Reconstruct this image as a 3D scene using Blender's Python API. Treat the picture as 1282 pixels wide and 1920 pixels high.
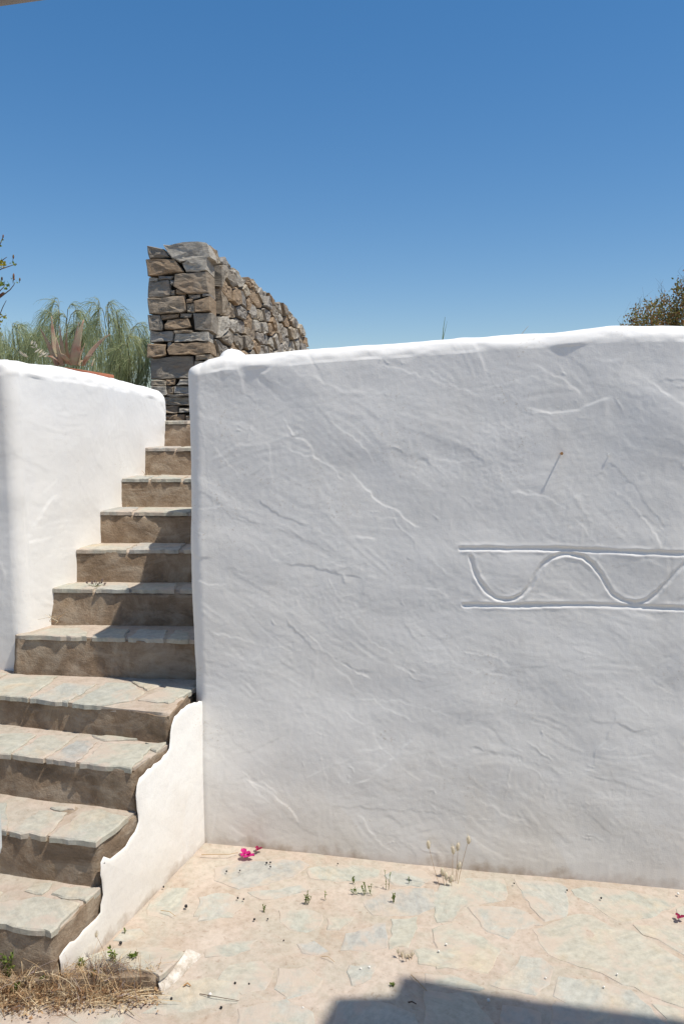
import bpy, bmesh, math, random
import numpy as np
from mathutils import Vector, Matrix, noise as mnoise

for o in list(bpy.data.objects):
    bpy.data.objects.remove(o)
scene = bpy.context.scene
COL = scene.collection
R = math.radians
random.seed(7)
NPR = np.random.RandomState(11)

# ------------------------------------------------------------------ camera
F, EYE = 1450.0, 1.70
PITCH = math.atan(175 / 1450)
cam_d = bpy.data.cameras.new('camera')
cam = bpy.data.objects.new('camera', cam_d); COL.objects.link(cam)
cam.location = (0, 0, EYE)
cam.rotation_euler = (math.pi / 2 - PITCH, 0, 0)
cam_d.sensor_fit = 'VERTICAL'; cam_d.sensor_height = 36.0; cam_d.sensor_width = 24.0
cam_d.lens = 36.0 * F / 1920
cam_d.clip_start = 0.02; cam_d.clip_end = 3000
scene.camera = cam

# ------------------------------------------------------------------ sun and sky
SUN = Vector((0.43, -0.185, 1.0)).normalized()
elev = math.asin(SUN.z)
world = bpy.data.worlds.new('World'); scene.world = world; world.use_nodes = True
wn = world.node_tree.nodes; wl = world.node_tree.links
sky = wn.new('ShaderNodeTexSky'); sky.sky_type = 'NISHITA'; sky.sun_disc = False
sky.sun_elevation = elev; sky.sun_rotation = math.atan2(SUN.x, SUN.y)
sky.altitude = 0; sky.air_density = 1.0; sky.dust_density = 0.1; sky.ozone_density = 3.4
hsv = wn.new('ShaderNodeHueSaturation'); hsv.inputs['Saturation'].default_value = 1.23; hsv.inputs['Value'].default_value = 0.68
gam = wn.new('ShaderNodeGamma'); gam.inputs['Gamma'].default_value = 0.75
hs2 = wn.new('ShaderNodeHueSaturation'); hs2.inputs['Saturation'].default_value = 1.14; hs2.inputs['Value'].default_value = 1.17; hs2.inputs['Hue'].default_value = 0.506
wl.new(sky.outputs[0], hsv.inputs['Color']); wl.new(hsv.outputs[0], gam.inputs['Color']); wl.new(gam.outputs[0], hs2.inputs['Color'])
wl.new(hs2.outputs[0], wn['Background'].inputs['Color'])
wn['Background'].inputs['Strength'].default_value = 0.15
sun_d = bpy.data.lights.new('sun', 'SUN'); sun_d.energy = 3.7; sun_d.angle = R(0.53); sun_d.color = (1.0, 0.93, 0.825)
sun_o = bpy.data.objects.new('sun', sun_d); COL.objects.link(sun_o)
sun_o.rotation_euler = SUN.to_track_quat('Z', 'Y').to_euler(); sun_o.location = (3, -1, 8)
scene.view_settings.view_transform = 'Standard'; scene.view_settings.look = 'None'
scene.view_settings.exposure = 0.41; scene.view_settings.gamma = 1.0
scene.view_settings.use_curve_mapping = False

# ------------------------------------------------------------------ helpers
_c, _s = math.cos(PITCH), math.sin(PITCH)
def ray(px, py):
    u = (960 - py) / F
    return Vector(((px - 641) / F, _c + u * _s, -_s + u * _c))
def at_plane(px, py, p0, n):
    r = ray(px, py); o = Vector((0, 0, EYE))
    t = (Vector(p0) - o).dot(Vector(n)) / r.dot(Vector(n))
    return o + r * t
def at_z(px, py, z): return at_plane(px, py, (0, 0, z), (0, 0, 1))
def at_d(px, py, y): return at_plane(px, py, (0, y, 0), (0, 1, 0))
GS = 0.040
def gz(x): return -GS * (min(max(x, -3), 4) + 0.575)
def at_g(px, py): return at_plane(px, py, (-0.575, 0, 0), (GS, 0, 1))

TAB = NPR.rand(256, 256)
def vn(x, y, seed=0):
    x = np.asarray(x, float) + seed * 37.17; y = np.asarray(y, float) + seed * 91.73
    xi = np.floor(x).astype(int); yi = np.floor(y).astype(int)
    fx = x - xi; fy = y - yi
    fx = fx * fx * (3 - 2 * fx); fy = fy * fy * (3 - 2 * fy)
    a = TAB[xi & 255, yi & 255]; b = TAB[(xi + 1) & 255, yi & 255]
    c = TAB[xi & 255, (yi + 1) & 255]; d = TAB[(xi + 1) & 255, (yi + 1) & 255]
    return (a * (1 - fx) + b * fx) * (1 - fy) + (c * (1 - fx) + d * fx) * fy - 0.5
def fbm(x, y, seed=0, oc=4):
    r = 0; a = 1; f = 1
    for i in range(oc):
        r = r + a * vn(x * f, y * f, seed + i); a *= 0.5; f *= 2.03
    return r
def sstep(x): x = np.clip(x, 0, 1); return x * x * (3 - 2 * x)

def tag(o, label=None, cat=None, group=None, kind=None):
    if label: o['label'] = label
    if cat: o['category'] = cat
    if group: o['group'] = group
    if kind: o['kind'] = kind
    return o
def empty(name, loc, label, cat, group=None):
    o = bpy.data.objects.new(name, None); COL.objects.link(o); o.location = loc
    o.empty_display_size = 0.1
    return tag(o, label, cat, group)
def origin(o):
    p = Vector(o.location)
    while o.parent: o = o.parent; p = p + Vector(o.location)
    return p
def mesh_obj(name, verts, faces, mat, parent=None, smooth=False, loc=None):
    """verts in world space; the object's origin goes to loc (default: base centre)"""
    V = np.asarray(verts, float).reshape(-1, 3)
    if loc is None:
        loc = (V.min(0) + V.max(0)) / 2; loc[2] = V[:, 2].min()
    loc = np.asarray(loc, float)
    me = bpy.data.meshes.new(name)
    Vl = V - loc
    if isinstance(faces, np.ndarray):
        nv = faces.shape[1]
        me.vertices.add(len(Vl)); me.vertices.foreach_set('co', Vl.ravel())
        me.loops.add(faces.size); me.loops.foreach_set('vertex_index', faces.ravel().astype(np.int32))
        me.polygons.add(len(faces))
        me.polygons.foreach_set('loop_start', np.arange(0, faces.size, nv, dtype=np.int32))
        me.polygons.foreach_set('loop_total', np.full(len(faces), nv, dtype=np.int32))
        me.update(calc_edges=True)
    else:
        me.from_pydata([tuple(v) for v in Vl], [], faces); me.update()
    if smooth: me.polygons.foreach_set('use_smooth', np.ones(len(me.polygons), dtype=bool))
    if mat: me.materials.append(mat)
    o = bpy.data.objects.new(name, me); COL.objects.link(o)
    if parent:
        o.parent = parent
        o.location = Vector(loc) - origin(parent)
    else:
        o.location = loc
    return o

# ------------------------------------------------------------------ materials
def new_mat(name, rough=0.9, spec=0.3):
    m = bpy.data.materials.new(name); m.use_nodes = True
    b = m.node_tree.nodes['Principled BSDF']
    b.inputs['Roughness'].default_value = rough
    b.inputs['Specular IOR Level'].default_value = spec
    return m, m.node_tree.nodes, m.node_tree.links, b
class NB:
    """tiny node helper"""
    def __init__(s, n, l): s.n, s.l = n, l; s.geo = n.new('ShaderNodeNewGeometry')
    def noise(s, scale, detail=6, rough=0.55, vec=None, dist=0.0):
        t = s.n.new('ShaderNodeTexNoise'); t.inputs['Scale'].default_value = scale
        t.inputs['Detail'].default_value = detail; t.inputs['Roughness'].default_value = rough
        t.inputs['Distortion'].default_value = dist
        s.l.new(vec or s.geo.outputs['Position'], t.inputs['Vector']); return t.outputs['Fac']
    def ramp(s, fac, stops):
        r = s.n.new('ShaderNodeValToRGB'); e = r.color_ramp.elements
        while len(e) < len(stops): e.new(0.5)
        for i, (p, c) in enumerate(stops):
            e[i].position = p; e[i].color = (*c, 1) if len(c) == 3 else c
        s.l.new(fac, r.inputs['Fac']); return r.outputs['Color']
    def mix(s, fac, a, b, mode='MIX'):
        m = s.n.new('ShaderNodeMix'); m.data_type = 'RGBA'; m.blend_type = mode
        for sock, v in ((m.inputs[0], fac), (m.inputs[6], a), (m.inputs[7], b)):
            if hasattr(v, 'node'): s.l.new(v, sock)
            elif isinstance(v, (int, float)): sock.default_value = v
            else: sock.default_value = (*v, 1)
        return m.outputs[2]
    def maprange(s, v, a, b, c=0.0, d=1.0):
        m = s.n.new('ShaderNodeMapRange'); s.l.new(v, m.inputs[0])
        for i, x in enumerate((a, b, c, d)): m.inputs[i + 1].default_value = x
        return m.outputs[0]
    def math(s, op, a, b):
        m = s.n.new('ShaderNodeMath'); m.operation = op
        for sock, v in ((m.inputs[0], a), (m.inputs[1], b)):
            if hasattr(v, 'node'): s.l.new(v, sock)
            else: sock.default_value = v
        return m.outputs[0]
    def bump(s, h, strength, dist, normal=None):
        b = s.n.new('ShaderNodeBump'); b.inputs['Strength'].default_value = strength
        b.inputs['Distance'].default_value = dist; s.l.new(h, b.inputs['Height'])
        if normal: s.l.new(normal, b.inputs['Normal'])
        return b.outputs['Normal']
    def mapping(s, scale, rot=(0, 0, 0), src=None):
        m = s.n.new('ShaderNodeMapping'); m.inputs['Scale'].default_value = scale
        m.inputs['Rotation'].default_value = rot
        s.l.new(src or s.geo.outputs['Position'], m.inputs['Vector']); return m.outputs[0]
    def z(s):
        x = s.n.new('ShaderNodeSeparateXYZ'); s.l.new(s.geo.outputs['Position'], x.inputs[0]); return s.math('ADD', s.math('MULTIPLY', x.outputs['X'], 0.040), s.math('ADD', x.outputs['Z'], 0.023))   # height above the sloping patio
    def rnd(s):
        return s.n.new('ShaderNodeObjectInfo').outputs['Random']

def m_plaster(name, dust=True, lowbump=0.04):
    m, n, l, b = new_mat(name, 0.85, 0.25); B = NB(n, l)
    col = B.ramp(B.noise(2.2, 8), [(0.3, (0.815, 0.80, 0.765)), (0.7, (0.87, 0.86, 0.83))])
    blot = B.ramp(B.noise(9.0, 5), [(0.55, (0, 0, 0)), (0.78, (1, 1, 1))])
    col = B.mix(B.math('MULTIPLY', blot, 0.25), col, (0.74, 0.725, 0.70))
    if dust:   # earth splashed up the foot of the wall by rain
        h = B.maprange(B.math('ADD', B.z(), B.maprange(B.noise(4.5, 7, 0.65), 0.2, 0.8, 0.2, -0.2)), 0.42, -0.12)
        col = B.mix(B.math('MULTIPLY', h, 0.5), col, (0.62, 0.53, 0.42))
        h2 = B.maprange(B.math('ADD', B.z(), B.maprange(B.noise(18, 5), 0.3, 0.7, 0.03, -0.03)), 0.035, -0.03)
        col = B.mix(B.math('MULTIPLY', h2, 0.8), col, (0.36, 0.27, 0.19))
    run = B.ramp(B.noise(5.0, 6, 0.6, B.mapping((2.2, 2.2, 0.22)), 0.3), [(0.55, (0, 0, 0)), (0.75, (1, 1, 1))])
    col = B.mix(B.math('MULTIPLY', run, 0.22), col, (0.70, 0.66, 0.60))
    rp = B.ramp(B.noise(1.7, 3, 0.5, dist=1.2), [(0.50, (0, 0, 0)), (0.545, (1, 1, 1))])
    col = B.mix(B.math('MULTIPLY', rp, 0.35), col, (0.80, 0.795, 0.78))
    bl = B.math('MULTIPLY', B.ramp(B.noise(3.6, 3), [(0.56, (0, 0, 0)), (0.66, (1, 1, 1))]), B.ramp(B.noise(95, 3, 0.6), [(0.60, (0, 0, 0)), (0.66, (1, 1, 1))]))
    col = B.mix(B.math('MULTIPLY', bl, 0.5), col, (0.58, 0.52, 0.44))
    spk = B.ramp(B.noise(75, 2), [(0.755, (0, 0, 0)), (0.79, (1, 1, 1))])
    col = B.mix(B.math('MULTIPLY', spk, 0.45), col, (0.45, 0.40, 0.33))
    l.new(col, b.inputs['Base Color'])
    l.new(B.bump(B.noise(190, 5, 0.6), 0.14, 0.004, B.bump(B.noise(9, 4), lowbump, 0.02)), b.inputs['Normal'])
    return m
M_PLASTER = m_plaster('whitewashed_plaster')
M_PLASTER3 = m_plaster('whitewashed_rough_plaster', True, 0.30)
M_PLASTER2 = m_plaster('whitewashed_plaster_clean', False)

def m_worn():
    m, n, l, b = new_mat('worn_limewash', 0.9, 0.2); B = NB(n, l)
    w = B.ramp(B.noise(26, 7, 0.7), [(0.40, (0, 0, 0)), (0.60, (1, 1, 1))])
    col = B.mix(w, (0.70, 0.66, 0.60), (0.44, 0.38, 0.31)); l.new(col, b.inputs['Base Color'])
    l.new(B.bump(B.noise(70, 6, 0.7), 0.6, 0.006), b.inputs['Normal'])
    return m
M_WORN = m_worn()
def m_cement():
    m, n, l, b = new_mat('brown_cement', 0.9, 0.2); B = NB(n, l)
    col = B.ramp(B.noise(5.5, 9, 0.72, dist=0.9), [(0.30, (0.17, 0.12, 0.078)), (0.48, (0.27, 0.20, 0.138)), (0.68, (0.42, 0.345, 0.26))])
    st = B.ramp(B.noise(3.2, 6, 0.7, B.mapping((1, 1, 3.2)), 1.5), [(0.50, (0, 0, 0)), (0.64, (1, 1, 1))])
    col = B.mix(B.math('MULTIPLY', st, 0.6), col, (0.42, 0.355, 0.28))
    dk = B.ramp(B.noise(5.0, 5, 0.6, B.mapping((1, 1, 2.0), (0, 0, 1.0))), [(0.55, (0, 0, 0)), (0.72, (1, 1, 1))])
    col = B.mix(B.math('MULTIPLY', dk, 0.75), col, (0.115, 0.08, 0.052))
    och = B.ramp(B.noise(11, 4), [(0.6, (0, 0, 0)), (0.72, (1, 1, 1))])
    col = B.mix(B.math('MULTIPLY', och, 0.3), col, (0.26, 0.17, 0.085))
    l.new(col, b.inputs['Base Color'])
    l.new(B.bump(B.noise(120, 6, 0.7), 0.6, 0.006, B.bump(B.noise(16, 6, 0.6), 0.6, 0.016)), b.inputs['Normal'])
    return m
M_CEMENT = m_cement()

def m_mortar():
    m, n, l, b = new_mat('sandy_mortar', 0.95, 0.15); B = NB(n, l)
    col = B.ramp(B.noise(3.5, 9, 0.62), [(0.25, (0.395, 0.32, 0.245)), (0.5, (0.475, 0.40, 0.335)), (0.75, (0.53, 0.465, 0.40))])
    gr = B.ramp(B.noise(5.5, 7, 0.62, dist=0.8), [(0.44, (0, 0, 0)), (0.6, (1, 1, 1))])
    col = B.mix(B.math('MULTIPLY', gr, 0.7), col, (0.43, 0.40, 0.335))
    gn = B.ramp(B.noise(38, 6, 0.7), [(0.35, (0.85, 0.835, 0.81)), (0.6, (1.04, 1.04, 1.04))])
    col = B.mix(1.0, col, gn, 'MULTIPLY')
    pit = B.ramp(B.noise(60, 3), [(0.30, (1, 1, 1)), (0.38, (0, 0, 0))])
    col = B.mix(B.math('MULTIPLY', pit, 0.35), col, (0.22, 0.15, 0.10))
    l.new(col, b.inputs['Base Color'])
    l.new(B.bump(B.noise(140, 6, 0.7), 0.4, 0.003, B.bump(B.noise(22, 5), 0.35, 0.01)), b.inputs['Normal'])
    return m
M_MORTAR = m_mortar()

def m_flag():
    m, n, l, b = new_mat('schist_flagstone', 0.8, 0.3); B = NB(n, l)
    rnd = B.rnd()
    base = B.ramp(rnd, [(0.0, (0.355, 0.36, 0.315)), (0.25, (0.39, 0.38, 0.315)), (0.45, (0.365, 0.37, 0.345)), (0.65, (0.41, 0.385, 0.32)), (0.85, (0.31, 0.31, 0.31))])
    base.node.color_ramp.interpolation = 'CONSTANT'
    # foliation streaks, direction differs stone by stone
    comb = n.new('ShaderNodeVectorRotate'); comb.rotation_type = 'Z_AXIS'
    l.new(B.geo.outputs['Position'], comb.inputs['Vector']); l.new(B.math('MULTIPLY', rnd, 9.0), comb.inputs['Angle'])
    st = B.noise(7, 9, 0.7, B.mapping((1, 5, 3), src=comb.outputs[0]), 0.7)
    base = B.mix(0.5, base, B.ramp(st, [(0.3, (0.28, 0.295, 0.275)), (0.5, (0.38, 0.38, 0.335)), (0.72, (0.48, 0.465, 0.40))]))
    och = B.ramp(B.noise(5, 6, 0.6, comb.outputs[0], 0.8), [(0.52, (0, 0, 0)), (0.72, (1, 1, 1))])
    base = B.mix(B.math('MULTIPLY', och, 0.55), base, (0.52, 0.40, 0.27))
    blu = B.ramp(B.noise(3.2, 4, 0.6), [(0.56, (0, 0, 0)), (0.70, (1, 1, 1))])
    base = B.mix(B.math('MULTIPLY', blu, 0.35), base, (0.37, 0.385, 0.39))
    base = B.mix(1.0, base, B.ramp(B.noise(34, 7, 0.75), [(0.33, (0.90, 0.88, 0.85)), (0.6, (1.20, 1.19, 1.17))]), 'MULTIPLY')
    # mortar slurry and dust smeared over the stones
    at = n.new('ShaderNodeAttribute'); at.attribute_name = 'edge'
    smf = B.math('ADD', B.noise(6.0, 8, 0.68, dist=0.5), B.math('MULTIPLY', at.outputs['Fac'], 0.07))
    sm = B.ramp(smf, [(0.50, (0, 0, 0)), (0.62, (1, 1, 1))])
    base = B.mix(B.math('MULTIPLY', sm, 0.8), base, (0.485, 0.405, 0.335))
    l.new(base, b.inputs['Base Color'])
    l.new(B.bump(st, 0.35, 0.008, B.bump(B.noise(90, 6, 0.65), 0.3, 0.004)), b.inputs['Normal'])
    return m
M_FLAG = m_flag()

def m_drystone():
    m, n, l, b = new_mat('schist_wall_stone', 0.88, 0.2); B = NB(n, l)
    rnd = B.rnd()
    base = B.ramp(rnd, [(0.0, (0.37, 0.33, 0.275)), (0.16, (0.49, 0.455, 0.40)), (0.32, (0.41, 0.34, 0.26)), (0.48, (0.53, 0.495, 0.43)), (0.62, (0.42, 0.315, 0.215)), (0.76, (0.38, 0.355, 0.32)), (0.88, (0.51, 0.445, 0.35))])
    base.node.color_ramp.interpolation = 'CONSTANT'
    st = B.noise(9, 9, 0.7, B.mapping((1, 0.6, 3.0)), 0.6)
    base = B.mix(0.75, base, B.ramp(st, [(0.3, (0.30, 0.28, 0.26)), (0.5, (0.85, 0.84, 0.82)), (0.7, (1.0, 1.0, 1.0))]), 'MULTIPLY')
    ru = B.ramp(B.noise(4.5, 6, 0.65), [(0.55, (0, 0, 0)), (0.72, (1, 1, 1))])
    base = B.mix(B.math('MULTIPLY', ru, 0.5), base, (0.34, 0.215, 0.12))
    ww = B.ramp(B.noise(14, 6, 0.75, dist=1.0), [(0.66, (0, 0, 0)), (0.72, (1, 1, 1))])
    base = B.mix(B.math('MULTIPLY', ww, 0.45), base, (0.52, 0.49, 0.43))
    l.new(base, b.inputs['Base Color'])
    l.new(B.bump(B.noise(16, 8, 0.75, B.mapping((1, 1, 4.0)), 0.4), 0.9, 0.02, B.bump(B.noise(70, 6, 0.7), 0.6, 0.008)), b.inputs['Normal'])
    return m
M_STONE = m_drystone()

def m_simple(name, stops, scale=20, rough=0.7, bump=0.2, trans=0.0, src=None):
    """noise-coloured material; src='rnd' uses the strand attribute instead of noise"""
    m, n, l, b = new_mat(name, rough, 0.3); B = NB(n, l)
    if src:
        a = n.new('ShaderNodeAttribute'); a.attribute_name = src; fac = a.outputs['Fac']
    else: fac = B.noise(scale, 5)
    col = B.ramp(fac, stops); l.new(col, b.inputs['Base Color'])
    if bump: l.new(B.bump(B.noise(scale * 4, 4), bump, 0.003), b.inputs['Normal'])
    if trans:
        t = n.new('ShaderNodeBsdfTranslucent'); l.new(col, t.inputs['Color'])
        mx = n.new('ShaderNodeMixShader'); mx.inputs[0].default_value = trans
        l.new(b.outputs[0], mx.inputs[1]); l.new(t.outputs[0], mx.inputs[2])
        l.new(mx.outputs[0], n['Material Output'].inputs['Surface'])
    return m
M_CORE = m_simple('gap_shade_core', [(0.3, (0.05, 0.04, 0.03)), (0.7, (0.10, 0.08, 0.06))], 30, 1.0, 0.5)  # wall core coloured dark, shade of the gaps between stones put into the colour
M_EARTH = m_simple('dry_earth', [(0.3, (0.22, 0.16, 0.10)), (0.7, (0.34, 0.26, 0.18))], 8, 1.0, 0.5)
M_TERRA = m_simple('terracotta', [(0.3, (0.33, 0.115, 0.06)), (0.7, (0.42, 0.16, 0.09))], 25, 0.8, 0.2)
M_ALOE = m_simple('aloe_leaf', [(0.28, (0.46, 0.22, 0.15)), (0.45, (0.52, 0.36, 0.26)), (0.66, (0.50, 0.46, 0.29))], 22, 0.5, 0.1, 0.15)
M_FEATH = m_simple('feathery_foliage', [(0.0, (0.28, 0.33, 0.17)), (0.5, (0.46, 0.52, 0.28)), (1.0, (0.62, 0.64, 0.38))], 5, 0.6, 0, 0.5, 'rnd')
M_BUSH = m_simple('olive_brown_foliage', [(0.0, (0.14, 0.15, 0.04)), (0.45, (0.27, 0.25, 0.08)), (0.75, (0.34, 0.22, 0.09)), (1.0, (0.30, 0.13, 0.06))], 5, 0.6, 0, 0.3, 'rnd')
M_LEAF = m_simple('yellow_green_leaf', [(0.0, (0.11, 0.17, 0.03)), (0.5, (0.22, 0.28, 0.045)), (1.0, (0.48, 0.38, 0.03))], 5, 0.5, 0, 0.4, 'rnd')
M_GREEN = m_simple('fresh_green_weed', [(0.0, (0.08, 0.14, 0.025)), (1.0, (0.24, 0.30, 0.06))], 5, 0.6, 0, 0.35, 'rnd')
M_STRAW = m_simple('dry_straw', [(0.0, (0.30, 0.165, 0.085)), (0.3, (0.47, 0.31, 0.17)), (0.6, (0.60, 0.46, 0.28)), (0.85, (0.72, 0.62, 0.44)), (1.0, (0.34, 0.27, 0.26))], 5, 0.8, 0, 0.2, 'rnd')
M_PURP = m_simple('purple_grey_bristle', [(0.0, (0.16, 0.12, 0.12)), (1.0, (0.36, 0.28, 0.25))], 5, 0.8, 0, 0.2, 'rnd')
M_PALE = m_simple('pale_dry_spikelet', [(0.0, (0.66, 0.58, 0.43)), (1.0, (0.84, 0.78, 0.64))], 5, 0.8, 0, 0.35, 'rnd')
M_STEM = m_simple('grey_green_stem', [(0.3, (0.17, 0.18, 0.11)), (0.7, (0.28, 0.27, 0.17))], 40, 0.8, 0)
M_BARK = m_simple('twig_bark', [(0.3, (0.07, 0.045, 0.03)), (0.7, (0.16, 0.11, 0.08))], 60, 0.9, 0.3)
M_BUD = m_simple('red_green_bud', [(0.3, (0.10, 0.12, 0.03)), (0.7, (0.22, 0.06, 0.05))], 60, 0.6, 0)
M_MAG = m_simple('magenta_bract', [(0.3, (0.50, 0.012, 0.17)), (0.7, (0.62, 0.035, 0.27))], 60, 0.7, 0.2, 0.3)
M_MAG2 = m_simple('withered_crimson_bract', [(0.3, (0.22, 0.012, 0.05)), (0.7, (0.36, 0.03, 0.10))], 60, 0.8, 0.2, 0.2)
M_BLACK = m_simple('dark_berry', [(0.3, (0.012, 0.012, 0.014)), (0.7, (0.03, 0.028, 0.028))], 90, 0.5, 0.2)
M_PEB = m_simple('pale_pebble', [(0.3, (0.62, 0.60, 0.55)), (0.7, (0.75, 0.73, 0.69))], 90, 0.7, 0.2)
M_RUST = m_simple('rusty_iron', [(0.3, (0.30, 0.15, 0.06)), (0.7, (0.52, 0.30, 0.13))], 200, 0.7, 0.3)
M_ROOF = m_simple('grey_render', [(0.3, (0.20, 0.185, 0.17)), (0.7, (0.27, 0.25, 0.235))], 9, 0.9, 0.2)
M_CHAIR = m_simple('pale_grey_paint', [(0.3, (0.56, 0.58, 0.57)), (0.7, (0.63, 0.65, 0.63))], 9, 0.5, 0)

# ------------------------------------------------------------------ setting: patio, terrace
def spaced(fine0, fine1, step, ext, n=14):
    a = np.arange(fine0, fine1 + 1e-6, step)
    g = np.geomspace(step * 3, ext, n)
    return np.concatenate([fine0 - g[::-1], a, fine1 + g])
gx = spaced(-1.7, 1.9, 0.016, 400); gy = spaced(1.4, 3.3, 0.016, 400)
GX, GY = np.meshgrid(gx, gy)
GZ = -GS * (np.clip(GX, -3, 4) + 0.575)
GZ += 0.010 * fbm(GX * 2.2, GY * 2.2, 3, 3) + 0.0022 * fbm(GX * 14, GY * 14, 5, 4) - 0.002
GZ = np.where((np.abs(GX) > 6) | (np.abs(GY) > 6), -0.12, GZ)
def grid_faces(nr, nc):
    i = np.arange(nr * nc).reshape(nr, nc)
    return np.stack([i[:-1, :-1], i[:-1, 1:], i[1:, 1:], i[1:, :-1]], -1).reshape(-1, 4)
patio = mesh_obj('patio', np.stack([GX, GY, GZ], -1), grid_faces(*GX.shape), M_MORTAR, None, True, (0, 0, 0))
tag(patio, 'patio of pale irregular flagstones bedded in sandy mortar', kind='structure')

TZ = 1.665
tv = [(-0.1, 3.35, TZ), (300, 3.35, TZ), (300, 300, TZ), (-0.1, 300, TZ),
      (-1.45, 3.6, TZ), (-1.45, 300, TZ), (-300, 300, TZ), (-300, 3.6, TZ),
      (-1.449, 5.25, TZ), (-0.101, 5.25, TZ), (-0.101, 300, TZ), (-1.449, 300, TZ)]
terrace = mesh_obj('terrace_ground', tv, [(0, 1, 2, 3), (4, 5, 6, 7), (8, 9, 10, 11)], M_EARTH, None, False, (0, 0, TZ))
tag(terrace, 'dry earth of the upper terrace behind the white walls', kind='structure')

# ------------------------------------------------------------------ plaster relief rasters
RES = 0.0033
def relief(w, h, seed, nstroke, nridge, amp=1.0, calm=1.0):
    rs = np.random.RandomState(seed)
    ns, nt = int(w / RES) + 1, int(h / RES) + 1
    S, T = np.meshgrid(np.arange(ns) * RES, np.arange(nt) * RES)
    base = 0.013 * fbm(S * 1.6 + T * 0.6, T * 1.9, seed, 2) * amp + 0.0052 * fbm(S * 3.4 + T * 2.0, T * 5.0 - S * 1.0, seed + 5, 2) * amp
    H = base + 0.0004 * fbm(S * 22, T * 22, seed + 9, 3)
    for i in range(nstroke):
        cs, ct = rs.uniform(0, w), rs.uniform(0, h)
        k = rs.rand()
        ang = R(rs.normal(-36, 16) if k < 0.5 else rs.normal(-6, 14) if k < 0.8 else rs.normal(62, 22))
        L = rs.uniform(0.08, 0.27); W = rs.uniform(0.03, 0.11); bend = rs.normal(0, 0.9)
        rad = L + W + 0.03
        i0, i1 = max(0, int((cs - rad) / RES)), min(ns, int((cs + rad) / RES) + 1)
        j0, j1 = max(0, int((ct - rad) / RES)), min(nt, int((ct + rad) / RES) + 1)
        ds, dt = S[j0:j1, i0:i1] - cs, T[j0:j1, i0:i1] - ct
        u = math.cos(ang) * ds + math.sin(ang) * dt; v = -math.sin(ang) * ds + math.cos(ang) * dt
        v = v + bend * u * u
        wob = 0.022 * vn(u * 16, v * 6, seed + i % 17) + 0.010 * vn(u * 60, v * 30, seed + i % 13)
        sg = rs.choice([-1, 1]); vv = (v + wob) * sg; lip = rs.choice([0.004, 0.006, 0.016])
        m = sstep((1 - np.abs(u + wob) / L) * 4) * sstep((W - vv) / lip) * sstep((W + vv) / (W * 0.9))
        m = m * rs.uniform(0.2, 0.72)
        new = base[j0:j1, i0:i1] + abs(rs.normal(0, 0.0011)) * amp + rs.normal(0, 0.017) * v * amp \
            + rs.choice([0, 0.0006, 0.0011, 0.0015]) * vn(v * 78 + 60, u * 5, seed + i % 11) \
            + 0.0005 * vn(u * 60, v * 60, seed + 3)
        H[j0:j1, i0:i1] = H[j0:j1, i0:i1] * (1 - m) + new * m
        if rs.rand() < 0.35:
            e = np.exp(-((v + wob - W * rs.choice([-1, 1])) / 0.0034) ** 2) * sstep((1 - np.abs(u) / L) * 4)
            H[j0:j1, i0:i1] += e * np.clip(vn(u * 18, u * 0 + i, seed) * 3, 0, 1) * rs.uniform(0.0003, 0.0010) * calm
    # wandering little ridges where the trowel lifted off
    for i in range(nridge):
        x, y = rs.uniform(0, w), rs.uniform(0, h); a = R(rs.choice([rs.normal(-70, 18), rs.normal(-15, 20)]))
        n = rs.randint(5, 22); amp_r = rs.uniform(0.0005, 0.0017) * calm
        pts = []
        for j in range(n):
            a += rs.normal(0, 0.30); x += math.cos(a) * 0.0033; y += math.sin(a) * 0.0033
            pts.append((x, y, math.sin(math.pi * (j + 0.5) / n) * rs.choice([0.1, 0.6, 1.0])))
        for x_, y_, k in pts:
            ci, cj = int(x_ / RES), int(y_ / RES)
            if 3 <= ci < ns - 4 and 3 <= cj < nt - 4:
                d2 = (S[cj - 3:cj + 4, ci - 3:ci + 4] - x_) ** 2 + (T[cj - 3:cj + 4, ci - 3:ci + 4] - y_) ** 2
                sl = H[cj - 3:cj + 4, ci - 3:ci + 4]
                np.maximum(sl, sl * 0 + base[cj, ci] + amp_r * k * np.exp(-d2 / 0.0024 ** 2) * 1.2 + (sl - base[cj, ci]) * 0.6, out=sl, where=d2 < 0.009 ** 2)
    # rough crumbly patches
    mk = sstep((vn(S * 4, T * 4, seed + 21) + 0.5 * vn(S * 11, T * 11, seed + 22) - 0.12) * 4)
    H += mk * 0.0006 * fbm(S * 95, T * 95, seed + 23, 2) * calm
    H += 0.00045 * fbm(S * 60, T * 60, seed + 27, 2) + 0.00025 * vn(S * 25 + T * 14, T * 120 - S * 40, seed + 33) * sstep(vn(S * 3, T * 3, seed + 35) * 3 + 0.4)
    return H
def carve(H, polys, hw, depth):
    ns, nt = H.shape[1], H.shape[0]
    S, T = np.meshgrid(np.arange(ns) * RES, np.arange(nt) * RES)
    D = np.full(H.shape, 9.0)
    for pl in polys:
        for (x0, y0), (x1, y1) in zip(pl, pl[1:]):
            lx, ly = x1 - x0, y1 - y0; L2 = lx * lx + ly * ly + 1e-12
            t = np.clip(((S - x0) * lx + (T - y0) * ly) / L2, 0, 1)
            D = np.minimum(D, np.hypot(S - x0 - t * lx, T - y0 - t * ly))
    D += 0.004 * vn(S * 28, T * 28, 77) + 0.002 * vn(S * 80, T * 80, 78)
    H -= depth * (0.85 + 0.7 * vn(S * 9, T * 9, 80)) * sstep((hw - D) / (hw * 0.75))
    H += 0.0016 * np.exp(-((D - hw * 1.25) / 0.006) ** 2) * np.clip(0.5 + vn(S * 25, T * 25, 79) * 2, 0, 1)
    return H
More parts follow.
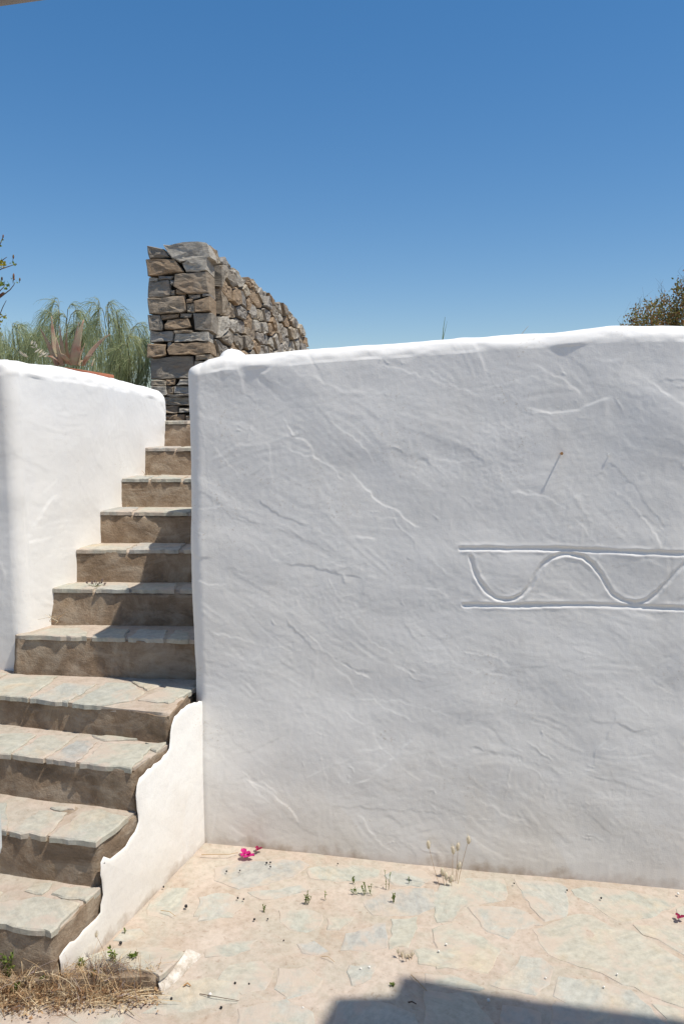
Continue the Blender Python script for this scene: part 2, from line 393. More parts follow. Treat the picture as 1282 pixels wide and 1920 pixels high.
def sample(H, s, t):
    ns, nt = H.shape[1], H.shape[0]
    x = np.abs(np.asarray(s)) / RES; x = np.where(x > ns - 2, np.abs((x % (2 * (ns - 2))) - (ns - 2)), x)
    y = np.clip(np.asarray(t) / RES, 0, nt - 1.001)
    xi = np.clip(x.astype(int), 0, ns - 2); yi = y.astype(int)
    fx, fy = x - xi, y - yi
    return (H[yi, xi] * (1 - fx) + H[yi, xi + 1] * fx) * (1 - fy) + (H[yi + 1, xi] * (1 - fx) + H[yi + 1, xi + 1] * fx) * fy

def plaster_wall(name, path, tops, H, Rt, dz, target, mat, parent, lump, zbase=-0.1):
    """path: list of (x, y, nx, ny, s); tops: height per path point; rises from zbase, rounds over at the top and caps inwards"""
    P = np.array([p[:2] for p in path]); Nn = np.array([p[2:4] for p in path]); s = np.array([p[4] for p in path])
    tops = np.array(tops); rows = []
    nv = int((tops.max() - Rt - zbase) / dz)
    for j in range(nv + 1):
        f = j / nv; t = zbase + (tops - Rt - zbase) * f
        h = sample(H, s, t)
        x = P + Nn * h[:, None]
        rows.append(np.column_stack([x, t]))
    na = 14
    for j in range(1, na + 1):
        ph = j / na * math.pi / 2
        t = tops - Rt + Rt * math.sin(ph); inn = Rt * (1 - math.cos(ph))
        h = sample(H, s, np.clip(tops - Rt + Rt * ph, 0, 2.0)) * (1 - 0.35 * j / na)
        w = lump * fbm(s * 7, np.full_like(s, j * 0.12), 41, 3)
        x = P - Nn * inn + Nn * ((h + w) * math.cos(ph))[:, None]
        rows.append(np.column_stack([x, t + (h + w) * math.sin(ph) * 0.8]))
    tg = target(P)
    last = rows[-1]
    mid = last.copy(); mid[:, :2] = last[:, :2] * 0.6 + tg * 0.4; mid[:, 2] += 0.006; rows.append(mid)
    end = last.copy(); end[:, :2] = tg; rows.append(end)
    low = end.copy(); low[:, 2] = 1.45; rows.append(low)
    V = np.stack(rows)
    o = mesh_obj(name, V, grid_faces(V.shape[0], V.shape[1])[:, ::1], mat, parent, True, (P[len(P) // 2, 0], P[len(P) // 2, 1], 0))
    return o

def interp(xs, pts):
    return np.interp(xs, [p[0] for p in pts], [p[1] for p in pts])

# ------------------------------------------------------------------ large white wall
WC = Vector((-0.594, 2.955)); ANG = R(6.3)
e_a = Vector((math.cos(ANG), -math.sin(ANG))); n_out = Vector((-math.sin(ANG), -math.cos(ANG)))
def wall_pt(px, py):
    p = at_plane(px, py, (WC.x, WC.y, 0), (n_out.x, n_out.y, 0))
    d = Vector((p.x - WC.x, p.y - WC.y))
    return d.dot(e_a), p.z
Hr = relief(2.5, 2.1, 5, 620, 260)
ZO = lambda q: (820 + q[0] / 2.775, 780 + q[1] / 2.775)
g_top = [(120, 688), (280, 690), (400, 692), (560, 692), (700, 695), (850, 702), (1000, 708), (1150, 712), (1282, 718), (1700, 740)]
g_bot = [(138, 984), (280, 985), (400, 988), (560, 984), (800, 984), (950, 990), (1100, 996), (1282, 1003), (1700, 1030)]
g_wav = [(172, 735), (186, 795), (212, 855), (252, 908), (300, 948), (345, 957), (395, 953), (440, 930), (478, 888), (508, 830), (545, 775), (592, 738), (645, 720), (700, 719), (757, 733), (808, 772), (848, 825), (878, 880), (912, 930), (965, 962), (1030, 978), (1090, 962), (1140, 922), (1190, 868), (1240, 810), (1300, 752), (1360, 728), (1420, 732), (1480, 780), (1530, 860), (1580, 930), (1650, 975)]
Hr = carve(Hr, [[wall_pt(*ZO(q)) for q in g] for g in (g_top, g_bot, g_wav)], 0.0108, 0.0065)

Rc, Rt = 0.06, 0.056
path = []
ein = -n_out                                   # inwards, away from the camera
e_b = Vector((math.sin(R(9)), math.cos(R(9))))  # run of the stair-side face
def wp(a, b): return WC + e_a * a + ein * b
# front face from far right to the corner
sa = np.concatenate([np.geomspace(6, 2.22, 25), np.arange(2.21, Rc, -0.0036)])
for a in sa:
    p = wp(a, 0); path.append((p.x, p.y, n_out.x, n_out.y, a))
# rounded corner to the stair-side face
side_n = Vector((-e_b.y, e_b.x))
cc = wp(Rc, Rc)
a0 = math.atan2(n_out.y, n_out.x); a1 = math.atan2(side_n.y, side_n.x)
if a0 < 0: a0 += 2 * math.pi
if a1 < 0: a1 += 2 * math.pi
for k in range(0, 25):
    th = a0 + (a1 - a0) * k / 24
    n = Vector((math.cos(th), math.sin(th))); p = cc + n * Rc
    path.append((p.x, p.y, n.x, n.y, Rc - Rc * 1.57 * k / 24))
q = Vector(path[-1][:2])
for b in np.concatenate([np.arange(0.01, 0.5, 0.02), np.arange(0.55, 2.2, 0.06)]):
    p = q + e_b * b; path.append((p.x, p.y, side_n.x, side_n.y, 0.05 + b))
# crest line traced along the photograph
crest_px = [(358, 700), (366, 684), (385, 674), (420, 668), (480, 666), (540, 660), (600, 655), (700, 647), (830, 637), (900, 633), (975, 628), (1040, 624), (1090, 619), (1160, 614), (1230, 614), (1282, 614)]
crest = [(wall_pt(px, py)[0], EYE + (wall_pt(px, py)[1] - EYE) * 1.02) for px, py in crest_px]
tops = []
for p in path:
    d = Vector((p[0], p[1])) - WC; a = max(d.dot(e_a), 0.06)
    tops.append(float(interp(a, crest)) + 0.006 * float(fbm(np.array(p[4] * 4.0), np.array(3.3), 8, 3)))
tops = np.array(tops)
big = empty('plaster_wall', (WC.x + 1, WC.y, 0), 'large whitewashed wall with incised wave band, to the right of the stairs', 'wall')
def tg_r(P):
    d = P - np.array(WC); a = d @ np.array(e_a); b = d @ np.array(ein)
    a = np.maximum(a, 0.32); b = np.maximum(b, 0.42)
    return np.array(WC) + a[:, None] * np.array(e_a) + b[:, None] * np.array(ein)
plaster_wall('wall_face', path, tops, Hr, Rt, 0.0036, tg_r, M_PLASTER, big, 0.008)
# rounded hump on the return behind the corner
hv = []; nph, nth = 14, 40
hc = at_d(438, 690, 3.55)
for i in range(nph + 1):
    ph = i / nph * math.pi / 2
    for j in range(nth):
        th = j / nth * 2 * math.pi
        rr = math.cos(ph) ** 0.7 * (1 + 0.05 * math.sin(3 * th + 1)); zz = math.sin(ph) ** 1.1
        hv.append((hc.x + 0.105 * rr * math.cos(th), hc.y + 0.25 * rr * math.sin(th), 1.70 + (EYE + (785 - 657) / 1450 * 3.5 - 1.70) * zz + 0.006 * mnoise.noise((th * 2, ph * 4, 1))))
hf = [(i * nth + j, i * nth + (j + 1) % nth, (i + 1) * nth + (j + 1) % nth, (i + 1) * nth + j) for i in range(nph) for j in range(nth)]
mesh_obj('wall_hump', hv, hf, M_PLASTER2, big, True)

# ------------------------------------------------------------------ left white wall
Hl = relief(2.2, 2.1, 31, 260, 60, 0.8, 0.8)
L1 = Vector((-1.36, 3.27)); L2 = Vector((-1.045, 4.66))
ef = Vector((-math.cos(R(12)), math.sin(R(12))))         # front face runs left and back
es = (L2 - L1).normalized(); Ls = (L2 - L1).length
nf = Vector((-ef.y * 1.0, ef.x)); nf = nf if nf.y < 0 else -nf
nsd = Vector((es.y, -es.x))
path = []; topl = []
rc = 0.06
CV = [(3.27, -1.345), (3.382, -1.292), (3.55, -1.237), (3.78, -1.190), (4.03, -1.148), (4.367, -1.106), (4.66, -1.060)]
cy = np.linspace(3.27, 4.66, 215); cx = np.interp(cy, [c[0] for c in CV], [c[1] for c in CV])
ker = np.hanning(41); ker /= ker.sum()
cx = np.convolve(np.concatenate([np.linspace(cx[0] - 0.06, cx[0], 21)[:-1], cx, cx[-1] + np.arange(1, 21) * 0.001]), ker, 'valid')[:215]
tx, ty = np.gradient(cx), np.gradient(cy); tl = np.hypot(tx, ty); tx, ty = tx / tl, ty / tl
n0 = Vector((ty[0], -tx[0])); n1 = Vector((ty[-1], -tx[-1]))
ang_f = math.atan2(nf.y, nf.x); ang_s = math.atan2(n0.y, n0.x)
cF = Vector((cx[0], cy[0])) - n0 * rc
for a in np.concatenate([np.geomspace(3.0, 0.5, 16), np.arange(0.49, 0.0, -0.006)]):
    p = cF + nf * rc + ef * a; path.append((p.x, p.y, nf.x, nf.y, a + 0.1))
for k in range(25):
    th = ang_f + (ang_s - ang_f) * k / 24; n = Vector((math.cos(th), math.sin(th))); p = cF + n * rc
    path.append((p.x, p.y, n.x, n.y, 0.1 - k / 24 * 0.094))
for i in range(1, 215):
    path.append((cx[i], cy[i], ty[i], -tx[i], 0.2 + i * 0.0066))
dist = 1.42; cE = Vector((cx[-1], cy[-1])) - n1 * rc
th0 = math.atan2(n1.y, n1.x); th1 = th0 + math.pi / 2
for k in range(1, 21):
    th = th0 + (th1 - th0) * k / 20; n = Vector((math.cos(th), math.sin(th))); p = cE + n * rc
    path.append((p.x, p.y, n.x, n.y, 0.2 + dist + k * 0.005))
nb = Vector((math.cos(th1), math.sin(th1))); q = Vector(path[-1][:2]); dirb = Vector((-nb.y, nb.x))
for b in np.arange(0.02, 0.6, 0.04):
    p = q + dirb * b; path.append((p.x, p.y, nb.x, nb.y, 1.7 + b))
lc = [(0, 672), (35, 673), (62, 676), (85, 683), (110, 687), (140, 690), (180, 698), (220, 707), (260, 716), (290, 724), (300, 730)]
lcz = [(px, at_plane(px, py, (L1.x, L1.y, 0), (nsd.x, nsd.y, 0)).z if px > 38 else at_d(px, py, 3.3).z) for px, py in lc]
for p in path:
    px = 641 + F * p[0] / p[1]
    topl.append(float(interp(min(max(px, 0), 300), lcz)) + 0.004 * float(fbm(np.array(p[4] * 5.0), np.array(7.7), 18, 3)))
lw = empty('plaster_wall', (L1.x, L1.y, 0), 'low white parapet wall on the left of the stairs, below the potted aloe', 'wall')
def tg_l(P):
    M = np.array([[ef.x, es.x], [ef.y, es.y]]); ab = np.linalg.solve(M, (P - np.array(L1)).T)
    a = np.maximum(ab[0], 0.24); b = np.clip(ab[1], 0.25, Ls - 0.2)
    return (M @ np.stack([a, b])).T + np.array(L1)
plaster_wall('wall_face', path, topl, Hl, 0.07, 0.0065, tg_l, M_PLASTER2, lw, 0.01)

# ------------------------------------------------------------------ stairs
def block(name, bot, top, cell, amp, mat, parent, seed=0):
    """rough hexahedron: bot/top are 4 corners each (front-left, front-right, back-right, back-left)"""
    B_, T_ = [Vector(p) for p in bot], [Vector(p) for p in top]
    V = []; Fc = []
    def face(a, b, c, d):
        nu = max(1, int(max((b - a).length, (c - d).length) / cell)); nv = max(1, int(max((d - a).length, (c - b).length) / cell))
        nu = min(nu, 90); nv = min(nv, 40); o = len(V)
        for j in range(nv + 1):
            for i in range(nu + 1):
                u, v = i / nu, j / nv
                V.append((a * (1 - u) + b * u) * (1 - v) + (d * (1 - u) + c * u) * v)
        for j in range(nv):
            for i in range(nu):
                k = o + j * (nu + 1) + i; Fc.append((k, k + 1, k + nu + 2, k + nu + 1))
    face(B_[0], B_[1], T_[1], T_[0]); face(B_[1], B_[2], T_[2], T_[1]); face(T_[0], T_[1], T_[2], T_[3])
    face(B_[3], B_[0], T_[0], T_[3]); face(B_[2], B_[3], T_[3], T_[2])
    cen = sum(B_ + T_, Vector()) / 8
    out = []
    for p in V:
        q = p * 6 + Vector((seed * 3.1, seed, 0)); q2 = p * 24 + Vector((seed, 0, seed))
        out.append(p + mnoise.noise_vector(q) * amp + mnoise.noise_vector(q2) * amp * 0.4)
    o = mesh_obj(name, out, Fc, mat, parent, True)
    bm = bmesh.new(); bm.from_mesh(o.data); bmesh.ops.remove_doubles(bm, verts=bm.verts, dist=1e-4)
    es_ = [e for e in bm.edges if len(e.link_faces) == 2 and e.calc_face_angle(0) > 0.9]
    bmesh.ops.bevel(bm, geom=es_, offset=0.006, segments=2, affect='EDGES', clamp_overlap=True)
    for f in bm.faces: f.smooth = True
    bm.to_mesh(o.data); bm.free()
    return o

def slab(name, poly, zf, thick, mat, parent, rag=0.004, seg=0.03, bev=0.004, proud=0.0, slurry=0.2):
    """thin irregular stone; poly is a list of (x, y), zf(x, y) the surface it lies on"""
    rs = random.Random(int(abs(poly[0][0] * 7919 + poly[0][1] * 104729) * 100))
    ar = sum(poly[i][0] * poly[(i + 1) % len(poly)][1] - poly[(i + 1) % len(poly)][0] * poly[i][1] for i in range(len(poly)))
    if ar < 0: poly = poly[::-1]
    pts = []
    for i in range(len(poly)):
        a, b = Vector(poly[i][:2]), Vector(poly[(i + 1) % len(poly)][:2]); d = b - a
        n = max(1, int(d.length / seg)); nr = Vector((-d.y, d.x)).normalized() if d.length else Vector((0, 0))
        for k in range(n):
            p = a + d * (k / n) + nr * rs.uniform(-rag, rag); pts.append(p)
    n = len(pts); c = sum(pts, Vector((0, 0))) / n
    V = []; tilt = (rs.uniform(-0.006, 0.006), rs.uniform(-0.006, 0.006))
    def top(p): return zf(p.x, p.y) + proud + (p.x - c.x) * tilt[0] + (p.y - c.y) * tilt[1]
    for p in pts: V.append((p.x, p.y, top(p) - thick))
    for p in pts: V.append((p.x, p.y, top(p) - bev * rs.uniform(0.6, 1.4)))
    for p in pts:
        d = c - p; q = p + d * min(0.3, bev * rs.uniform(0.7, 2.2) / max(d.length, 0.01)); V.append((q.x, q.y, top(q)))
    for p in pts:
        d = c - p; q = p + d * min(0.55, 0.045 / max(d.length, 0.01)); V.append((q.x, q.y, top(q)))
    Fc = []
    for i in range(n):
        j = (i + 1) % n
        for r_ in range(3): Fc.append((r_ * n + i, r_ * n + j, (r_ + 1) * n + j, (r_ + 1) * n + i))
    Fc.append(tuple(range(3 * n, 4 * n)))
    o = mesh_obj(name, V, Fc, mat, parent, False)
    at = o.data.attributes.new('edge', 'FLOAT', 'POINT'); at.data.foreach_set('value', np.array([slurry] * (3 * n) + [0.0] * n, dtype=np.float32))
    return o

ZT = {11: 1.685, 10: 1.536, 9: 1.388, 8: 1.244, 7: 1.095, 6: 0.947, 5: 0.789, 4: 0.623, 3: 0.506, 2: 0.353, 1: 0.2}
NOSE = {11: ((-1.085, 4.66), (-0.80, 4.66)), 10: ((-1.114, 4.367), (-0.853, 4.367)), 9: ((-1.148, 4.03), (-0.79, 4.024)), 8: ((-1.192, 3.79), (-0.737, 3.765)),
        7: ((-1.234, 3.55), (-0.704, 3.545)), 6: ((-1.291, 3.382), (-0.671, 3.36)), 5: ((-1.395, 3.195), (-0.623, 3.127)),
        4: ((-1.342, 2.929), (-0.639, 2.74)), 3: ((-1.23, 2.657), (-0.717, 2.534)), 2: ((-1.128, 2.408), (-0.792, 2.336)), 1: ((-1.025, 2.154), (-0.849, 2.11))}
def side_x(y): return -0.639 + (y - 2.74) * 0.333
stairs = empty('stone_staircase', (-1.0, 2.2, 0), 'stairs of brown cement risers and flagstone treads climbing between white walls', 'stairs')
STEP = {}; NL = {}
for k in range(1, 12):
    (xl, yl), (xr, yr) = NOSE[k]; sl = (yr - yl) / (xr - xl)
    if k <= 4:
        XL = -2.1; XR = xr
        # right end sits on the stair's free side
    elif k == 5: XL = xl + 0.005; XR = -0.578
    else: XL = xl - 0.06; XR = -0.36
    fl = Vector((XL, yl + (XL - xl) * sl)); fr = Vector((XR, yl + (XR - xl) * sl))
    NL[k] = (fl, fr)
for k in range(1, 12):
    fl, fr = NL[k]
    bl = NL[k + 1][0].copy() if k < 11 else fl + Vector((0.1, 0.75)); br = NL[k + 1][1].copy() if k < 11 else fr + Vector((0, 0.75))
    if k <= 3: br = Vector((side_x(br.y) , br.y))
    if k == 4: br = Vector((-0.578, 3.14)); bl = Vector((-2.1, 3.5))
    d = (bl - fl).normalized() * 0.06; bl = bl + d; br = br + (br - fr).normalized() * 0.03
    if k == 5: bl = Vector((-1.36, 3.45)); br = Vector((-0.5, 3.42))
    zt = ZT[k] - 0.012; zb = (ZT[k - 1] - 0.03) if k > 1 else -0.05
    if k in (2, 3, 4): zb = -0.05
    bot = [(fl.x, fl.y, zb), (fr.x, fr.y, zb), (br.x, br.y, zb), (bl.x, bl.y, zb)]
    lean = 0.012
    top = [(fl.x, fl.y + 0.004, zt), (fr.x, fr.y + 0.004, zt), (br.x, br.y, zt), (bl.x, bl.y, zt)]
    bot[0] = (fl.x, fl.y - lean, zb); bot[1] = (fr.x + 0.002, fr.y - lean, zb)
    STEP[k] = block('step', bot, top, 0.018, 0.010, M_CEMENT, stairs, k)
    # bed of mortar on the tread
    iv = 0.006
    dn = (fr - fl).normalized(); up = Vector((-dn.y, dn.x))
    b0 = [fl + up * iv, fr + up * iv - dn * 0.004, br - dn * 0.004, bl]
    block('mortar_bed', [(p.x, p.y, zt - 0.008) for p in b0], [(p.x, p.y, ZT[k] - 0.004) for p in b0], 0.03, 0.003, M_MORTAR, STEP[k], k + 40)

ZX5 = lambda q: (q[0] / 3.052, 1480 + q[1] / 3.052)
ZX4 = lambda q: (q[0] / 3.052, 1150 + q[1] / 3.052)
TREAD = {
 1: (ZX5, [[(-250, 660), (-240, 740), (0, 755), (100, 762), (310, 810), (460, 650), (250, 612), (20, 640)], [(290, 600), (360, 560), (580, 562), (490, 640), (320, 612)], [(140, 582), (200, 540), (300, 538), (250, 602)], [(-300, 560), (-60, 560), (20, 590), (-20, 625), (-280, 640)]]),
 2: (ZX5, [[(60, 238), (230, 122), (390, 130), (262, 278)], [(275, 282), (470, 132), (560, 110), (735, 158), (620, 250), (552, 296)], [(290, 104), (430, 92), (425, 116), (310, 120)], [(-200, 225), (-150, 110), (40, 70), (30, 130), (50, 180), (35, 236)], [(-500, 200), (-450, 90), (-180, 100), (-230, 215)]]),
 3: (ZX4, [[(90, 795), (250, 700), (440, 702), (390, 742), (278, 812)], [(290, 818), (440, 726), (560, 735), (460, 838)], [(490, 835), (590, 742), (880, 752), (778, 866)], [(-140, 780), (-50, 690), (70, 684), (215, 692), (75, 796)], [(830, 742), (960, 738), (890, 790)], [(-400, 760), (-300, 670), (-70, 682), (-160, 776)], [(520, 700), (720, 700), (800, 722), (600, 728)]]),
 4: (ZX4, [[(-120, 440), (60, 350), (330, 362), (210, 455)], [(232, 458), (370, 402), (552, 406), (440, 476)], [(482, 476), (612, 400), (750, 397), (830, 452), (775, 494), (630, 484)], [(755, 390), (900, 396), (930, 410), (850, 442)], [(795, 495), (962, 416), (1128, 425), (972, 514)], [(-400, 420), (-280, 335), (40, 346), (-140, 434)]]),
 5: (ZX4, [[(135, 135), (300, 85), (460, 84), (500, 112), (482, 146)], [(512, 147), (625, 86), (740, 92), (702, 149)], [(722, 150), (800, 92), (960, 97), (932, 155)], [(945, 155), (1012, 96), (1085, 108), (1072, 158)]]),
}
for k, (fn, polys) in TREAD.items():
    fl, fr = NL[k]; dn = (fr - fl).normalized(); up = Vector((-dn.y, dn.x))
    for pl in polys:
        P = []
        for q in pl:
            p = at_z(*fn(q), ZT[k]); v = Vector((p.x, p.y)); dd = (v - fl).dot(up)
            if dd < (0.085 if k == 4 else 0.04): v = v - up * (dd + 0.004)
            P.append((v.x, v.y))
        slab('paving_stone', P, lambda x, y, k=k: ZT[k], 0.021, M_FLAG, STEP[k], 0.006, 0.022, 0.004, 0.003)
for k in range(6, 12):
    fl, fr = NL[k]; dn = (fr - fl).normalized(); up = Vector((-dn.y, dn.x)); L = (fr - fl).length
    dep = (NL[k + 1][0] - fl).dot(up) if k < 11 else 0.6
    u = 0.062 if k > 5 else 0
    while u < L - 0.06:
        w = random.uniform(0.15, 0.30); s0 = random.uniform(-0.03, 0.03); s1 = random.uniform(-0.03, 0.03)
        d1, d2 = dep * random.uniform(0.62, 0.9), dep * random.uniform(0.62, 0.9)
        u1 = min(u + w, L)
        P = [fl + dn * u - up * 0.004, fl + dn * (u1 - 0.018) - up * random.uniform(0.001, 0.006), fl + dn * (u1 - 0.018 + s1) + up * d2, fl + dn * (u + s0) + up * d1]
        slab('paving_stone', [(p.x, p.y) for p in P], lambda x, y, k=k: ZT[k], 0.02, M_FLAG, STEP[k], 0.006, 0.022, 0.004, 0.003)
        u = u1

# whitewashed lower side of the stairs, ragged upper edge
SP0 = (side_x(2.953) + 0.009, 2.953, 0); sdir = Vector((0.333, 1, 0)).normalized(); snrm = Vector((sdir.y, -sdir.x, 0))
ol = [(115, 1824), (180, 1765), (240, 1707), (300, 1650), (340, 1612), (378, 1577), (392, 1564), (392, 1450), (388, 1312), (360, 1318), (345, 1327), (328, 1343), (321, 1362), (319, 1385), (318, 1404), (302, 1424), (276, 1444), (262, 1460), (256, 1475), (255, 1492), (258, 1515), (261, 1540), (252, 1562), (235, 1585), (218, 1602), (206, 1611), (195, 1606), (188, 1617), (190, 1650), (193, 1680), (188, 1712), (166, 1735), (141, 1761), (120, 1778), (112, 1792)]
rs = random.Random(3); pts = []
for i in range(len(ol)):
    a, b = at_plane(*ol[i], SP0, snrm), at_plane(*ol[(i + 1) % len(ol)], SP0, snrm)
    m = max(1, int((b - a).length / 0.02))
    for j in range(m):
        p = a.lerp(b, j / m) + Vector((0, 0, rs.uniform(-0.004, 0.004))) + sdir * rs.uniform(-0.004, 0.004)
        if i < 6: p.z = min(p.z, gz(p.x)) - 0.02
        pts.append(p)
n = len(pts)
cen = sum(pts, Vector()) / n
def inw(i, d):
    t = (pts[(i + 1) % n] - pts[i - 1]).normalized(); q = snrm.cross(t); return pts[i] + q * d
V = [p for p in pts] + [inw(i, 0.0015) + snrm * 0.002 for i in range(n)] + [inw(i, 0.006) + snrm * 0.0035 for i in range(n)] + [inw(i, 0.02) + snrm * (0.0045 + 0.001 * rs.random()) for i in range(n)]
Fc = [(i, (i + 1) % n, n + (i + 1) % n, n + i) for i in range(n)] + [(k * n + i, k * n + (i + 1) % n, (k + 1) * n + (i + 1) % n, (k + 1) * n + i) for k in (1, 2) for i in range(n)] + [tuple(range(3 * n, 4 * n))]
mesh_obj('side_plaster', V, Fc, M_PLASTER3, stairs, True)

# low landing kerb at the foot of the stairs, its right end brown then white
k_fl, k_fr = at_g(-60, 1878), at_g(296, 1862); k_br = at_g(352, 1790); k_bl = at_g(60, 1830)
zt = 0.055
landing = empty('landing_step', (k_fl.x, k_fl.y, 0), 'low weed-covered landing slab at the foot of the stairs', 'step')
lf = [Vector((k_fl.x - 0.5, k_fl.y)), Vector((k_fr.x, k_fr.y)), Vector((k_br.x + 0.005, k_br.y)), Vector((k_bl.x - 0.6, k_bl.y + 0.02))]
block('slab_body', [(p.x, p.y, -0.08) for p in lf], [(lf[0].x, lf[0].y, zt), (lf[1].x, lf[1].y, zt), (lf[2].x, lf[2].y, 0.016), (lf[3].x, lf[3].y, 0.02)], 0.025, 0.004, M_CEMENT, landing, 77)
def kz(x, y):
    t = min(1, max(0, (y - k_fr.y) / (k_br.y - k_fr.y))); return zt + (0.016 - zt) * t
for pl in [[(150, 1800), (215, 1778), (300, 1775), (348, 1786), (300, 1838), (255, 1822), (170, 1832)]]:
    slab('paving_stone', [tuple(at_z(px, py, kz(at_g(px, py).x, at_g(px, py).y)))[:2] for px, py in pl], kz, 0.02, M_FLAG, landing, 0.004, 0.025, 0.004, 0.004)
# white strip beside it
w0, w1, w2, w3 = at_g(296, 1864), at_g(352, 1787), at_g(382, 1789), at_g(306, 1868)
ws = [Vector((p.x, p.y)) for p in (w0, w3, w2, w1)]
block('white_edge', [(p.x, p.y, -0.06) for p in ws], [(ws[0].x, ws[0].y, 0.040), (ws[1].x - 0.004, ws[1].y, gz(ws[1].x) + 0.008), (ws[2].x, ws[2].y, gz(ws[2].x) + 0.006), (ws[3].x, ws[3].y, 0.014)], 0.010, 0.009, M_WORN, landing, 31)

# ------------------------------------------------------------------ flagstones of the patio
Z7 = lambda q: (820 + q[0] / 2.775, 1540 + q[1] / 2.775)
Z6 = lambda q: (380 + q[0] / 2.671, 1540 + q[1] / 2.671)
FL = [(Z7, p) for p in [
 [(20, 330), (60, 305), (200, 290), (335, 295), (352, 350), (356, 405), (250, 425), (170, 430), (100, 465), (80, 515), (0, 515), (-30, 380)],
 [(395, 295), (500, 300), (640, 320), (672, 345), (678, 420), (660, 490), (560, 515), (480, 440), (430, 360)],
 [(700, 352), (760, 335), (900, 340), (1050, 370), (1150, 395), (1232, 430), (1130, 480), (1000, 520), (930, 515), (850, 470), (790, 425), (720, 382)],
 [(165, 442), (380, 432), (470, 467), (552, 535), (420, 560), (360, 605), (260, 575), (215, 520)],
 [(500, 562), (610, 524), (740, 478), (800, 482), (900, 552), (1020, 572), (1150, 650), (1282, 738), (1420, 862), (1290, 962), (1130, 908), (960, 838), (800, 768), (640, 715), (585, 690)],
 [(1020, 536), (1282, 530), (1400, 560), (1420, 740), (1282, 690), (1150, 612), (1070, 585)],
 [(1235, 475), (1262, 432), (1350, 400), (1420, 420), (1400, 510), (1250, 500)],
 [(95, 525), (200, 585), (330, 662), (300, 720), (258, 790), (150, 770), (0, 765), (-20, 560)],
 [(440, 702), (540, 712), (612, 760), (600, 810), (540, 878), (510, 908), (275, 860), (350, 790)],
 [(640, 812), (720, 817), (840, 832), (1000, 882), (1100, 962), (1200, 1080), (760, 1080), (690, 960), (605, 908)],
 [(-60, 795), (70, 802), (150, 840), (242, 862), (205, 880), (60, 862), (-60, 845)],
 [(-60, 885), (170, 900), (212, 965), (300, 1070), (200, 1130), (-60, 1110)],
 [(605, 930), (680, 948), (742, 1002), (800, 1100), (560, 1100), (590, 1000)],
 [(330, 955), (480, 975), (540, 1000), (545, 1090), (340, 1090)],
 [(1120, 945), (1280, 985), (1420, 920), (1500, 1080), (1260, 1120)]]]
FL += [(Z6, p) for p in [
 [(520, 232), (640, 217), (800, 212), (885, 236), (878, 268), (760, 298), (640, 290), (540, 278)],
 [(915, 262), (1000, 232), (1110, 242), (1140, 285), (1080, 318), (960, 318)],
 [(730, 332), (800, 317), (860, 332), (878, 358), (780, 368)],
 [(230, 345), (380, 332), (520, 305), (528, 335), (430, 368), (300, 388)],
 [(60, 232), (200, 195), (480, 192), (530, 212), (450, 268), (320, 308), (180, 328), (60, 292)],
 [(790, 398), (950, 335), (1150, 332), (1160, 420), (1075, 462), (960, 470), (850, 462)],
 [(380, 442), (520, 432), (600, 462), (588, 518), (520, 558), (430, 548), (382, 500)],
 [(940, 485), (1075, 475), (1066, 560), (1028, 635), (935, 635)],
 [(715, 560), (915, 502), (918, 635), (800, 655), (690, 648)],
 [(465, 620), (560, 603), (635, 648), (590, 678), (495, 660)],
 [(10, 642), (110, 612), (275, 592), (240, 648), (100, 688), (15, 680)],
 [(725, 722), (875, 712), (848, 795), (745, 828)],
 [(1065, 645), (1200, 625), (1420, 600), (1400, 735), (1080, 722)],
 [(375, 742), (520, 732), (595, 800), (558, 866), (422, 896), (355, 850)],
 [(185, 942), (420, 905), (552, 960), (560, 1080), (170, 1080)],
 [(665, 902), (760, 897), (935, 912), (1060, 965), (1060, 1090), (640, 1090)],
 [(-20, 375), (130, 355), (195, 400), (100, 475), (-20, 500)],
 [(620, 480), (760, 475), (690, 545), (620, 545)],
 [(130, 725), (300, 705), (345, 760), (320, 850), (200, 880), (80, 800)]]]
FL += [(ZX5, p) for p in [
 [(330, 1345), (390, 1292), (520, 1258), (690, 1265), (720, 1310), (640, 1420), (330, 1420)],
 [(960, 1185), (1080, 1100), (1190, 1082), (1340, 1105), (1360, 1230), (1180, 1258), (1000, 1290), (820, 1290)],
 [(1110, 722), (1180, 602), (1290, 582), (1400, 640), (1330, 730), (1200, 742)],
 [(700, 802), (800, 792), (830, 832), (720, 872), (650, 862)],
 [(850, 640), (960, 560), (1080, 560), (1060, 680), (940, 740), (840, 720)]]]
fs = []
for fn, pl in FL:
    P = [at_g(*fn(q)) for q in pl]; cq = sum((Vector((p.x, p.y)) for p in P), Vector((0, 0))) / len(P)
    P = [tuple(cq + (Vector((p.x, p.y)) - cq) * 1.045) for p in P]
    slab('flagstone', P, lambda x, y: gz(x) + 0.010 * float(fbm(np.array(x * 2.2), np.array(y * 2.2), 3, 3)) - 0.001, 0.02, M_FLAG, patio, 0.007, 0.03, 0.004, 0.0012, 1.0)
